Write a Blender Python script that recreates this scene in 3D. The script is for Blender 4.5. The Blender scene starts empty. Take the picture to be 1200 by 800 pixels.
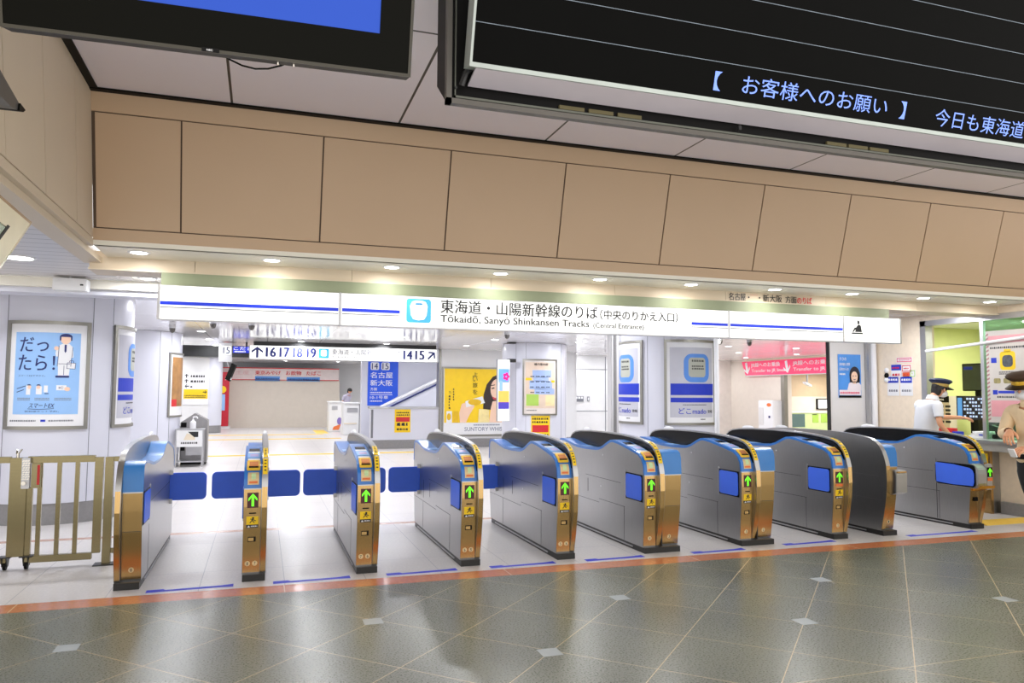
import bpy, bmesh, math, random
from mathutils import Vector, Matrix
from math import sin, cos, pi, radians, sqrt, atan2
random.seed(7)
SC = bpy.context.scene
COL = SC.collection
# ------------------------------------------------------------------ camera
CAM = Vector((0, 0, 1.6)); FPX = 878.9
_y, _p, _r = radians(18.427), radians(3.825), radians(0.336)
_f = Vector((sin(_y)*cos(_p), cos(_y)*cos(_p), sin(_p)))
_r0 = Vector((cos(_y), -sin(_y), 0)); _u0 = _r0.cross(_f)
RT = _r0*cos(_r) + _u0*sin(_r); UP = _u0*cos(_r) - _r0*sin(_r)
cd = bpy.data.cameras.new('camera'); cam = bpy.data.objects.new('camera', cd); COL.objects.link(cam)
cam.matrix_world = Matrix(((RT.x, UP.x, -_f.x, CAM.x), (RT.y, UP.y, -_f.y, CAM.y), (RT.z, UP.z, -_f.z, CAM.z), (0, 0, 0, 1)))
cd.sensor_width = 36; cd.lens = FPX/1200*36; cd.clip_start = 0.05; cd.clip_end = 200
SC.camera = cam
# ------------------------------------------------------------------ view, world
vs = SC.view_settings; vs.view_transform = 'Standard'; vs.look = 'None'; vs.gamma = 1; vs.use_curve_mapping = False
vs.exposure = 0.0
W = bpy.data.worlds.new('hall_light'); SC.world = W; W.use_nodes = True
wb = W.node_tree.nodes['Background']; wb.inputs[0].default_value = (1.0, 0.965, 0.935, 1); wb.inputs[1].default_value = 1.80
# ------------------------------------------------------------------ lamps
LAMP_INNER = 21.5; LAMP_SOFFIT = 5.0
INNER_COL = (0.93, 0.95, 1.0)
def area(name, loc, size, power, color, sx=None, rot=(0, 0, 0), spread=180):
    l = bpy.data.lights.new(name, 'AREA'); l.energy = power; l.color = color
    l.shape = 'DISK' if sx is None else 'RECTANGLE'; l.size = size
    if sx: l.size_y = sx
    l.spread = radians(spread)
    o = bpy.data.objects.new(name, l); COL.objects.link(o); o.location = loc; o.rotation_euler = rot
    return o
INNER_LAMPS = []
for ix in range(-3, 8):
    for iy in range(0, 11):
        X = -5.4 + (ix+3)*2.1; Y = 8.9 + iy*2.55
        if X > 8.2 and 8.95 < Y < 11.5: continue
        if X > 9.0 and Y < 10: continue
        if Y > 27 and (X > 5.2 or Y > 33.8): continue  # the deepest rows are added lamps that brighten the shutter and back wall
        INNER_LAMPS.append((X, Y))
INNER_LAMPS.append((8.75, 8.45))  # extra lamp, added to lighten the grey pier and granite wall
SOFFIT_X = [-1.05 + 1.11*k for k in range(0, 10)]
# ------------------------------------------------------------------ helpers
def S(c):
    c = c/255.0
    return c/12.92 if c <= 0.04045 else ((c+0.055)/1.055)**2.4
def rgb(r, g, b): return (S(r), S(g), S(b), 1)
def at(px, py, x=None, y=None, z=None):
    """a world point at a known distance, measured in the photograph"""
    d = _f + RT*((px-600)/FPX) - UP*((py-400)/FPX)
    t = (z-CAM.z)/d.z if z is not None else (y/d.y if y is not None else x/d.x)
    return CAM + d*t
MATS = {}
def mat(name, col, rough=0.5, metal=0.0, emit=0.0, var=0.04, scale=6.0, spec=0.5, bump=0.0, stretch=None, coat=0.0, trans=0.0, ecol=None):
    if name in MATS: return MATS[name]
    m = bpy.data.materials.new(name); m.use_nodes = True
    nt = m.node_tree; b = nt.nodes['Principled BSDF']
    c = rgb(*col)
    tc = nt.nodes.new('ShaderNodeTexCoord'); no = nt.nodes.new('ShaderNodeTexNoise')
    no.inputs['Scale'].default_value = scale; no.inputs['Detail'].default_value = 3
    if stretch:
        mp = nt.nodes.new('ShaderNodeMapping'); mp.inputs['Scale'].default_value = stretch
        nt.links.new(tc.outputs['Object'], mp.inputs[0]); nt.links.new(mp.outputs[0], no.inputs['Vector'])
    else: nt.links.new(tc.outputs['Object'], no.inputs['Vector'])
    rp = nt.nodes.new('ShaderNodeValToRGB')
    rp.color_ramp.elements[0].position = .3; rp.color_ramp.elements[1].position = .7
    rp.color_ramp.elements[0].color = tuple(v*(1-var) for v in c[:3])+(1,)
    rp.color_ramp.elements[1].color = tuple(min(1, v*(1+var)) for v in c[:3])+(1,)
    nt.links.new(no.outputs['Fac'], rp.inputs[0]); nt.links.new(rp.outputs[0], b.inputs['Base Color'])
    b.inputs['Roughness'].default_value = rough; b.inputs['Metallic'].default_value = metal
    b.inputs['Specular IOR Level'].default_value = spec; b.inputs['Coat Weight'].default_value = coat
    b.inputs['Transmission Weight'].default_value = trans
    if emit:
        b.inputs['Emission Color'].default_value = rgb(*ecol) if ecol else c; b.inputs['Emission Strength'].default_value = emit
    if bump:
        bp = nt.nodes.new('ShaderNodeBump'); bp.inputs['Strength'].default_value = bump; bp.inputs['Distance'].default_value = .01
        nt.links.new(no.outputs['Fac'], bp.inputs['Height']); nt.links.new(bp.outputs[0], b.inputs['Normal'])
    MATS[name] = m; return m
OFF = {}
class MB:
    def __init__(s): s.v = []; s.f = []; s.mi = []; s.cur = 0
    def add(s, vs_, fs_):
        n = len(s.v); s.v += [Vector(p) for p in vs_]; s.f += [[i+n for i in f] for f in fs_]; s.mi += [s.cur]*len(fs_); return s
    def box(s, x0, y0, z0, x1, y1, z1):
        x0, x1 = min(x0, x1), max(x0, x1); y0, y1 = min(y0, y1), max(y0, y1); z0, z1 = min(z0, z1), max(z0, z1)
        return s.add([(x0,y0,z0),(x1,y0,z0),(x1,y1,z0),(x0,y1,z0),(x0,y0,z1),(x1,y0,z1),(x1,y1,z1),(x0,y1,z1)],
                     [(0,3,2,1),(4,5,6,7),(0,1,5,4),(1,2,6,5),(2,3,7,6),(3,0,4,7)])
    def obox(s, c, ax, ay, az):
        c, ax, ay, az = map(Vector, (c, ax, ay, az)); P = []
        for k in (-1, 1):
            for i, j in ((-1,-1),(1,-1),(1,1),(-1,1)): P.append(c+ax*i+ay*j+az*k)
        return s.add(P, [(0,3,2,1),(4,5,6,7),(0,1,5,4),(1,2,6,5),(2,3,7,6),(3,0,4,7)])
    def prism_x(s, poly, x0, x1):
        n = len(poly)
        vs_ = [(x0, p[0], p[1]) for p in poly]+[(x1, p[0], p[1]) for p in poly]
        fs_ = [list(range(n)), list(range(2*n-1, n-1, -1))]+[[i, i+n, (i+1) % n+n, (i+1) % n] for i in range(n)]
        return s.add(vs_, fs_)
    def prism(s, poly, T, d0, d1):
        n = len(poly)
        vs_ = [T(p[0], p[1], d0) for p in poly]+[T(p[0], p[1], d1) for p in poly]
        fs_ = [list(range(n-1, -1, -1)), list(range(n, 2*n))]+[[i, (i+1) % n, (i+1) % n+n, i+n] for i in range(n)]
        return s.add(vs_, fs_)
    def cyl(s, p0, p1, r0, r1=None, n=16):
        p0, p1 = Vector(p0), Vector(p1); r1 = r0 if r1 is None else r1
        a = (p1-p0).normalized(); e = Vector((1,0,0)) if abs(a.x) < .9 else Vector((0,1,0))
        e1 = a.cross(e).normalized(); e2 = a.cross(e1)
        vs_ = []
        for p, r in ((p0, r0), (p1, r1)):
            for i in range(n): t = 2*pi*i/n; vs_.append(p+e1*(cos(t)*r)+e2*(sin(t)*r))
        return s.add(vs_, [list(range(n-1,-1,-1)), list(range(n,2*n))]+[[i,(i+1)%n,(i+1)%n+n,i+n] for i in range(n)])
    def lathe(s, prof, c=(0,0,0), n=24, sx=1, sy=1):
        c = Vector(c); vs_ = []; m = len(prof)
        for r, z in prof:
            for i in range(n): t = 2*pi*i/n; vs_.append(c+Vector((cos(t)*r*sx, sin(t)*r*sy, z)))
        fs_ = [[j*n+i, j*n+(i+1)%n, (j+1)*n+(i+1)%n, (j+1)*n+i] for j in range(m-1) for i in range(n)]
        fs_ += [list(range(n-1,-1,-1)), list(range((m-1)*n, m*n))]
        return s.add(vs_, fs_)
    def ellipsoid(s, c, rx, ry, rz, n=16, m=10):
        return s.lathe([(max(.001, sin(pi*k/m))*1.0, -cos(pi*k/m)*rz) for k in range(m+1)], c, n, rx, ry)
    def tube(s, pts, r, n=8):
        pts = [Vector(p) for p in pts]; rings = []; vs_ = []
        for k, p in enumerate(pts):
            a = (pts[min(k+1, len(pts)-1)]-pts[max(k-1, 0)]).normalized()
            e = Vector((0,0,1)) if abs(a.z) < .9 else Vector((1,0,0))
            e1 = a.cross(e).normalized(); e2 = a.cross(e1)
            for i in range(n): t = 2*pi*i/n; vs_.append(p+e1*(cos(t)*r)+e2*(sin(t)*r))
        fs_ = [[j*n+i, j*n+(i+1)%n, (j+1)*n+(i+1)%n, (j+1)*n+i] for j in range(len(pts)-1) for i in range(n)]
        fs_ += [list(range(n-1,-1,-1)), list(range((len(pts)-1)*n, len(pts)*n))]
        return s.add(vs_, fs_)
    def build(s, name, m, parent=None, smooth=False, bevel=0.0, fix=True):
        off = Vector((0,0,0)); q = parent
        while q is not None:
            if q.name in OFF: off = OFF[q.name]; break
            q = q.parent
        me = bpy.data.meshes.new(name); me.from_pydata([tuple(p-off) for p in s.v], [], s.f)
        for q in (m if isinstance(m, (list, tuple)) else [m]): me.materials.append(q)
        for p, i in zip(me.polygons, s.mi): p.material_index = i
        bm = bmesh.new(); bm.from_mesh(me)
        if fix: bmesh.ops.recalc_face_normals(bm, faces=bm.faces)
        if bevel:
            es = [e for e in bm.edges if len(e.link_faces) == 2 and e.calc_face_angle(0) > .6]
            bmesh.ops.bevel(bm, geom=es, offset=bevel, segments=2, affect='EDGES', clamp_overlap=True)
        bm.to_mesh(me); bm.free()
        if smooth:
            for p in me.polygons: p.use_smooth = True
            me.set_sharp_from_angle(angle=radians(40))
        o = bpy.data.objects.new(name, me); COL.objects.link(o)
        if parent: o.parent = parent
        return o
def tag(o, label=None, cat=None, group=None, kind=None):
    if label: o['label'] = label
    if cat: o['category'] = cat
    if group: o['group'] = group
    if kind: o['kind'] = kind
    return o
def thing(name, label, cat, loc=(0,0,0), group=None, rz=0):
    o = bpy.data.objects.new(name, None); COL.objects.link(o); o.location = loc; o.rotation_euler = (0,0,rz)
    o.empty_display_size = .1
    OFF[o.name] = Vector(loc); return tag(o, label, cat, group)
def struct(o): o['kind'] = 'structure'; return o
def copy_tree(o, parent=None):
    c = o.copy(); COL.objects.link(c)
    if parent: c.parent = parent
    for ch in list(o.children): copy_tree(ch, c)
    return c
# ---- flat and curved sheets: u across, v up, d out towards the viewer
def flat(o, ux, uz=(0,0,1)):
    o, ux, uz = Vector(o), Vector(ux).normalized(), Vector(uz).normalized(); n = ux.cross(uz)
    return lambda u, v, d=0: o+ux*u+uz*v+n*d
def curved(cx, cy, R, deg):
    a0 = radians(deg)
    f = lambda u, v, d=0: Vector((cx+(R+d)*sin(a0+u/R), cy-(R+d)*cos(a0+u/R), v))
    f.curved = True
    return f
_tc = {}
def glyphs(txt, bold=0.0, slant=0.0):
    k = (txt, bold, slant)
    if k in _tc: return _tc[k]
    c = bpy.data.curves.new('t', 'FONT'); c.body = txt; c.size = 1; c.resolution_u = 3; c.offset = bold; c.shear = slant
    o = bpy.data.objects.new('t', c); COL.objects.link(o)
    dg = bpy.context.evaluated_depsgraph_get(); me = bpy.data.meshes.new_from_object(o.evaluated_get(dg))
    vs_ = [Vector(v.co) for v in me.vertices]; fs_ = [list(p.vertices) for p in me.polygons]
    bpy.data.objects.remove(o); bpy.data.curves.remove(c); bpy.data.meshes.remove(me)
    _tc[k] = (vs_, fs_); return _tc[k]
class Ink(MB):
    """flat printed shapes on a sheet; kept as (u, v, d) and laid on the sheet when built"""
    def __init__(s, T, d=0.0, t=0.002, seg=None): super().__init__(); s.T = T; s.d = d; s.t = t; s.shift = Vector((0, 0, 0)); s.marks = []
    def _mark(s): s.marks.append((len(s.v), len(s.f)))
    def _p(s, pts):
        n = len(pts); vs_ = [(a, b, s.d) for a, b in pts]+[(a, b, s.d+s.t) for a, b in pts]
        s.add(vs_, [list(range(n-1, -1, -1)), list(range(n, 2*n))]+[[i, (i+1) % n, (i+1) % n+n, i+n] for i in range(n)])
    def rect(s, u0, v0, u1, v1): s._mark(); u0, u1 = min(u0, u1), max(u0, u1); v0, v1 = min(v0, v1), max(v0, v1); s._p([(u0, v0), (u1, v0), (u1, v1), (u0, v1)]); return s
    def frame(s, u0, v0, u1, v1, w):
        s._mark()
        for q in ((u0, v0, u1, v0+w), (u0, v1-w, u1, v1), (u0, v0+w, u0+w, v1-w), (u1-w, v0+w, u1, v1-w)): s._p([(q[0], q[1]), (q[2], q[1]), (q[2], q[3]), (q[0], q[3])])
        return s
    def poly(s, pts):
        s._mark(); A = sum(a[0]*b[1]-b[0]*a[1] for a, b in zip(pts, pts[1:]+pts[:1]))
        s._p(pts if A > 0 else pts[::-1]); return s
    def ell(s, u, v, ru, rv=None, n=20, a0=0, a1=360):
        rv = ru if rv is None else rv
        full = abs(a1-a0) >= 360; k = n if full else n+1
        return s.poly([(u+ru*cos(radians(a0+(a1-a0)*i/n)), v+rv*sin(radians(a0+(a1-a0)*i/n))) for i in range(k)])
    def rrect(s, u0, v0, u1, v1, r, n=5):
        P = []; u0, u1 = min(u0, u1), max(u0, u1); v0, v1 = min(v0, v1), max(v0, v1); r = min(r, (u1-u0)/2, (v1-v0)/2)
        for cu, cv, a in ((u1-r, v1-r, 0), (u0+r, v1-r, 90), (u0+r, v0+r, 180), (u1-r, v0+r, 270)):
            for i in range(n+1): t = radians(a+90*i/n); P.append((cu+r*cos(t), cv+r*sin(t)))
        return s.poly(P)
    def line(s, pts, w):
        for (a, b), (c, e) in zip(pts[:-1], pts[1:]):
            L = sqrt((c-a)**2+(e-b)**2); nx, ny = -(e-b)/L*w/2, (c-a)/L*w/2
            s.poly([(a-nx, b-ny), (c-nx, e-ny), (c+nx, e+ny), (a+nx, b+ny)])
        return s
    def arrow(s, u, v, h, w, ang=0, th=.28):
        P = [(-th/2*w, -.5*h), (th/2*w, -.5*h), (th/2*w, .22*h), (.5*w, -.08*h), (.5*w, .12*h), (0, .5*h), (-.5*w, .12*h), (-.5*w, -.08*h), (-th/2*w, .22*h)]
        c, n = cos(ang), sin(ang)
        return s.poly([(u+a*c-b*n, v+a*n+b*c) for a, b in P])
    def text(s, txt, u0, v0, u1, v1, bold=0.0, slant=0.0):
        s._mark(); vs_, fs_ = glyphs(txt, 0, slant)
        xa, xb = min(p.x for p in vs_), max(p.x for p in vs_); ya, yb = min(p.y for p in vs_), max(p.y for p in vs_)
        e = bold*.55*abs(v1-v0)
        for k, (a, b) in enumerate(((0, 0), (e, 0), (-e, 0), (0, e*.7)) if bold else ((0, 0),)):
            s.add([(u0+(p.x-xa)/(xb-xa)*(u1-u0)+a, v0+(p.y-ya)/max(1e-6, yb-ya)*(v1-v0)+b, s.d+s.t+.0002*k) for p in vs_], fs_)
        return s
    def scribble(s, u0, v0, u1, v1, rows=1, gap=.5, seed=1):
        """illegible small print: rows of short dashes"""
        s._mark(); rnd = random.Random(seed); h = (v1-v0)/(rows+(rows-1)*gap)
        for r in range(rows):
            v = v1-r*h*(1+gap)-h; u = u0
            while u < u1-h*.3:
                w = min(h*rnd.uniform(.5, 1.1), u1-u); s._p([(u, v+h*.1), (u+w, v), (u+w*.9, v+h), (u+w*.1, v+h*.9)]); u += w+h*.28
        return s
    def build(s, name, m, parent=None, **k):
        parts = [(s.v, s.f)]
        if ('lettering' in name or name in SPLIT) and 1 < len(s.marks) <= 10:
            ends = s.marks[1:]+[(len(s.v), len(s.f))]
            parts = [(s.v[v0:v1], [[i-v0 for i in f] for f in s.f[f0:f1]]) for (v0, f0), (v1, f1) in zip(s.marks, ends)]
        first = None
        for pv, pf in parts:
            if getattr(s.T, 'curved', None):
                bm = bmesh.new(); vv = [bm.verts.new(p) for p in pv]
                for f in pf: bm.faces.new([vv[i] for i in f])
                us = [p.x for p in pv]; c = math.floor(min(us)/.05)*.05+.0125
                while c < max(us):
                    bmesh.ops.bisect_plane(bm, geom=bm.verts[:]+bm.edges[:]+bm.faces[:], plane_co=(c, 0, 0), plane_no=(1, 0, 0)); c += .05
                bm.verts.index_update(); pv = [v.co.copy() for v in bm.verts]; pf = [[v.index for v in f.verts] for f in bm.faces]; bm.free()
            q = MB(); q.v = [s.T(p.x, p.y, p.z)+s.shift for p in pv]; q.f = pf; q.mi = [0]*len(pf)
            o = MB.build(q, name, m, parent, fix=False, **k); first = first or o
        return first
SPLIT = {'blue_line', 'grey_line', 'pink_band', 'number', 'printed_can', 'drawn_suit', 'drawn_skin', 'blue_mark', 'printed_band', 'small_picture', 'map_area', 'map_label', 'number_tile', 'printed_hair', 'printed_skin', 'blue_band', 'red_edge', 'switch'}
# ------------------------------------------------------------------ materials
M_FASCIA = mat('beige_panel', (199, 170, 138), .42, var=.015, scale=1.5)
M_FASCIA2 = mat('pale_beige_panel', (214, 199, 176), .45, var=.015, scale=1.5)
M_JOINT = mat('joint_brown', (92, 74, 58), .7)
M_BLACK = mat('black_metal', (10, 9, 8), .5, spec=.15)
M_DARK = mat('dark_charcoal', (38, 38, 38), .45)
M_SOFFIT = mat('cream_soffit', (242, 238, 224), .4, var=.01)
M_WHITE = mat('white_panel', (216, 217, 228), .3, var=.012, scale=2)
M_WHITE2 = mat('white_painted', (232, 232, 232), .4, var=.01)
M_GREYPANEL = mat('grey_panel', (222, 220, 220), .4, var=.015)
M_SKIRT = mat('grey_stone_skirting', (140, 138, 138), .35, var=.06, scale=30)
M_STEEL = mat('brushed_steel', (174, 174, 174), .30, 1.0, var=.05, scale=4, stretch=(1, 40, 1.5))
M_STEELF = mat('brushed_front_steel', (198, 164, 110), .23, 1.0, var=.05, scale=4, stretch=(40, 1, 1.5))  # gold base colour stands for the warm hall reflected in plain steel
M_FENCE = mat('dull_fence_steel', (132, 122, 92), .22, 1.0, var=.05, scale=4, stretch=(1, 1, 30))
M_CHROME = mat('polished_steel', (205, 200, 190), .16, 1.0, var=.03)
M_ALU = mat('satin_aluminium', (190, 190, 192), .35, .9, var=.03)
M_FRAME = mat('grey_bronze_frame', (150, 148, 140), .35, .7, var=.03)
M_BLUE = mat('gate_blue', (38, 118, 205), .3, var=.03, coat=.3)
M_BLUE2 = mat('gate_cap_blue', (30, 122, 200), .3, var=.03, coat=.3)
M_FLAP = mat('flap_blue', (64, 112, 244), .45, var=.03)
M_INKBLUE = mat('print_blue', (22, 52, 190), .5, var=.02)
M_NAVY = mat('print_navy', (24, 34, 104), .5, var=.02)
M_PALEBLUE = mat('print_pale_blue', (150, 192, 240), .5, var=.02)
M_SKYBLUE = mat('print_sky_blue', (80, 170, 225), .5, var=.02)
M_PAPER = mat('white_paper', (236, 236, 238), .5, var=.01)
M_CREAMP = mat('cream_paper', (228, 214, 190), .5, var=.02)
M_INK = mat('black_ink', (26, 26, 30), .5, var=.02)
M_GREYINK = mat('grey_ink', (120, 122, 130), .5, var=.02)
M_YELLOW = mat('sticker_yellow', (246, 206, 20), .45, var=.02)
M_RED = mat('print_red', (210, 40, 45), .5, var=.02)
M_PINK = mat('print_pink', (226, 66, 110), .45, var=.02)
M_ORANGE = mat('print_orange', (232, 120, 60), .5, var=.03)
M_GREENP = mat('print_green', (170, 205, 90), .5, var=.03)
M_SKIN = mat('skin', (222, 162, 124), .5, var=.03)
M_SKINP = mat('print_skin', (244, 206, 180), .5, var=.02)
M_HAIR = mat('dark_hair', (30, 25, 24), .5, var=.1, scale=40)
M_GLOWW = mat('backlit_white', (190, 190, 188), .5, emit=.95, var=.0, ecol=(255, 255, 250), spec=.2)
M_LENS = mat('lit_lamp_lens', (255, 255, 255), .4, emit=8.0, var=.0)

def tilemat(name, base, speck, rough, lines, jointcol, jw, sscale=60, spec=.5, con=1.0):
    """stone floor: speckled base, thin joint lines. lines = list of (nx, ny, offset, pitch)"""
    m = bpy.data.materials.new(name); m.use_nodes = True; nt = m.node_tree; N = nt.nodes.new; L = nt.links.new
    b = nt.nodes['Principled BSDF']; tc = N('ShaderNodeTexCoord'); sp = N('ShaderNodeSeparateXYZ'); L(tc.outputs['Object'], sp.inputs[0])
    vo = N('ShaderNodeTexVoronoi'); vo.inputs['Scale'].default_value = sscale; L(tc.outputs['Object'], vo.inputs['Vector'])
    n1 = N('ShaderNodeTexNoise'); n1.inputs['Scale'].default_value = sscale*.6; n1.inputs['Detail'].default_value = 4; L(tc.outputs['Object'], n1.inputs['Vector'])
    n2 = N('ShaderNodeTexNoise'); n2.inputs['Scale'].default_value = 1.1; L(tc.outputs['Object'], n2.inputs['Vector'])
    r = N('ShaderNodeValToRGB'); e = r.color_ramp.elements
    e[0].position = .38; e[1].position = .62; e[0].color = tuple(v*(1-.18*con) for v in rgb(*base)[:3])+(1,); e[1].color = rgb(*base)
    x = e.new(.72); x.color = rgb(*speck)
    L(n1.outputs['Fac'], r.inputs[0])
    plain = con < .1
    mx = N('ShaderNodeMixRGB'); mx.blend_type = 'MULTIPLY'; mx.inputs[0].default_value = .35*con
    L(r.outputs[0], mx.inputs[1]); L(n2.outputs['Fac'], mx.inputs[2])
    cur = None
    def M(op, a, bb=None):
        q = N('ShaderNodeMath'); q.operation = op
        for i, v in enumerate((a, bb)):
            if v is None: continue
            if isinstance(v, (int, float)): q.inputs[i].default_value = v
            else: L(v, q.inputs[i])
        return q.outputs[0]
    for nx, ny, off, pitch in lines:
        d = M('ADD', M('MULTIPLY', sp.outputs[0], nx), M('MULTIPLY', sp.outputs[1], ny))
        t = M('ABSOLUTE', M('SUBTRACT', M('FRACT', M('ADD', M('DIVIDE', M('SUBTRACT', d, off), pitch), .5)), .5))
        k = M('LESS_THAN', M('MULTIPLY', t, pitch), jw/2)
        cur = k if cur is None else M('MAXIMUM', cur, k)
    m2 = N('ShaderNodeMixRGB'); L(cur, m2.inputs[0])
    if plain: m2.inputs[1].default_value = rgb(*base)
    else: L(mx.outputs[0], m2.inputs[1])
    m2.inputs[2].default_value = rgb(*jointcol)
    L(m2.outputs[0], b.inputs['Base Color'])
    if plain: b.inputs['Roughness'].default_value = rough
    else: L(M('ADD', M('MULTIPLY', n1.outputs['Fac'], .08), rough-.04), b.inputs['Roughness'])
    b.inputs['Specular IOR Level'].default_value = spec
    return m
q2 = sqrt(.5)
M_HALLFLOOR = tilemat('dark_green_stone', (130, 132, 112), (172, 168, 144), .28,
    [(q2, -q2, -1.743*q2, .945*q2), (q2, q2, 8.08*q2, .945*q2), (0, 1, 3.55, 60)], (206, 184, 146), .006, 140, .30, con=1.7)
M_INNERFLOOR = tilemat('pale_speckled_stone', (220, 216, 214), (236, 230, 224), .30,
    [(1, 0, -.435, .663), (0, 1, 8.56, 1.32)], (160, 160, 166), .006, 80, .25, con=.5)
M_STRIP = tilemat('orange_stone', (214, 128, 76), (226, 150, 100), .22, [(1, 0, .22, 1.9)], (226, 190, 150), .008, 60)
M_STRIP2 = tilemat('pale_orange_stone', (214, 176, 160), (224, 190, 172), .25, [(1, 0, .22, 1.9)], (200, 160, 140), .005, 60)
M_CEIL = tilemat('white_ceiling_panel', (234, 228, 236), (234, 228, 236), .28, [(1, 0, -.297, 1.407), (0, 1, 4.82, 40)], (20, 20, 22), .02, 3, con=.06)
M_INCEIL = tilemat('gloss_white_ceiling', (232, 230, 232), (232, 230, 232), .10, [(1, 0, -1.14, 1.25), (0, 1, 10.6, 2.55)], (120, 120, 126), .012, 3, .9, con=.06)
M_SLATCEIL = tilemat('slatted_ceiling', (214, 210, 210), (216, 212, 212), .35, [(0, 1, 0.05, .2)], (150, 146, 146), .016, 3, con=.06)

# ================================================================== SETTING
def slab(name, m, x0, y0, z0, x1, y1, z1): return struct(MB().box(x0, y0, z0, x1, y1, z1).build(name, m))
slab('floor', M_HALLFLOOR, -9, 2.0, -.1, 14, 6.33, 0)
slab('trim_1', M_STRIP, -9, 6.33, -.1, 14, 6.57, 0)
slab('floor', M_INNERFLOOR, -9, 6.57, -.1, 22, 40, 0)
slab('trim_2', M_STRIP2, -9, 9.15, -.02, 9.3, 9.27, .001)
slab('ceiling', M_CEIL, -1.30, 3.0, 4.0, .92, 6.57, 4.1)
slab('ceiling', M_CEIL, .92, 4.32, 4.0, 14, 6.57, 4.1)
slab('ceiling', M_INCEIL, -9, 9.1, 2.8, 22, 40, 2.9)
slab('ceiling', M_INCEIL, -1.36, 7.9, 2.8, 9.5, 9.1, 2.9)
slab('ceiling', M_SLATCEIL, -9, -1, 2.8, -1.50, 9.1, 2.9)
slab('ceiling', M_SOFFIT, -1.36, 6.95, 2.8, 14, 7.56, 2.84)
# front fascia: leaning panels over a dark backing
YB, YT, ZB, ZT = 6.975, 6.64, 2.8, 4.0
def fz(z): return YB+(YT-YB)*(z-ZB)/(ZT-ZB)
fb = MB(); fb.cur = 0
def fpanel(x0, z0, x1, z1, out):
    P = [(x0, fz(z0)-out, z0), (x1, fz(z0)-out, z0), (x1, fz(z1)-out, z1), (x0, fz(z1)-out, z1)]
    Q = [(x, y+out+.03, z) for x, y, z in P]
    fb.add(P+Q, [(0,1,2,3),(7,6,5,4),(0,4,5,1),(1,5,6,2),(2,6,7,3),(3,7,4,0)])
fb.cur = 1; fpanel(-1.36, 2.81, 14, 3.995, .0); fb.cur = 0
fpanel(-1.36, 2.80, 14, 2.935, .012); fpanel(-1.36, 3.84, 14, 3.985, .012)
xs = [-1.34]+[-.69+1.155*k for k in range(14)]
for a, b in zip(xs[:-1], xs[1:]): fpanel(a+.007, 2.945, b-.007, 3.83, .012)
struct(fb.build('wall_front', [M_FASCIA, M_JOINT]))
slab('trim_3', M_BLACK, -1.36, 6.57, 3.985, 14, 6.70, 4.02)
slab('trim_4', M_BLACK, -1.36, -1, 3.99, -1.30, 6.6, 4.03)
# left fascia, joints parallel to the mitred corner
lb = MB(); lb.cur = 1; lb.box(-1.46, -1, 2.95, -1.372, 6.9, 4.02); lb.cur = 0
def lpanel(y0, y1, z0, z1, x=-1.36):
    sh = lambda z: -(z-2.8)*.27
    P = [(x, y0+sh(z0), z0), (x, y1+sh(z0), z0), (x, y1+sh(z1), z1), (x, y0+sh(z1), z1)]
    lb.add(P+[(a-.03, b, c) for a, b, c in P], [(0,1,2,3),(7,6,5,4),(0,4,5,1),(1,5,6,2),(2,6,7,3),(3,7,4,0)])
for a, b in ((1.2, 2.4), (2.4, 3.6), (3.6, 4.72), (4.72, 5.53), (5.53, 6.40), (6.40, 6.97)): lpanel(a+.006, b-.006, 2.86, 3.99)
lb.box(-1.55, -1, 2.79, -1.36, 6.97, 2.852); lb.box(-1.55, -1, 2.74, -1.40, 7.6, 2.79)
struct(lb.build('wall_left', [M_FASCIA2, M_JOINT]))
# lintel above the sign, far-left beam
lt = MB()
for k in range(-1, 9): lt.box(-1.5+.0 if k == -1 else -.62+1.45*k, 7.56, 2.69, -.624+1.45*(k+1), 7.9, 2.85)
lt.box(-1.5, 7.52, 2.675, 14, 7.9, 2.692)
struct(lt.build('trim_5', M_FASCIA2))
slab('trim_6', M_SOFFIT, -9, 9.2, 2.70, -1.0, 9.5, 2.82)
slab('trim_7', M_WHITE, -9, 9.28, 2.64, -1.0, 9.6, 2.70)
# far walls
slab('wall_back', M_WHITE2, -9, 35.2, 0, 22, 35.5, 2.8)
slab('wall_left', M_WHITE, -9.2, 6.6, 0, -9, 40, 2.9)
rw = MB(); rw.box(16.9, 22.0, 0, 17.2, 40, 2.8); rw.box(16.9, 6, 2.25, 17.2, 22, 2.8); rw.box(16.9, 21.35, 0, 17.2, 22.0, 2.25); rw.box(16.9, 6, 0, 17.2, 19.0, 2.25)
struct(rw.build('wall_right', mat('beige_stone_panel', (222, 212, 200), .35, var=.02)))
slab('wall_back', M_WHITE2, 9.0, 22.3, 0, 12.6, 22.6, 2.8)
slab('wall_back', mat('warm_white_panel', (230, 222, 214), .4), 12.6, 24.4, 0, 17.2, 24.7, 2.8)
slab('wall_back', M_WHITE2, 12.4, 22.6, 0, 12.6, 24.7, 2.8)

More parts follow.
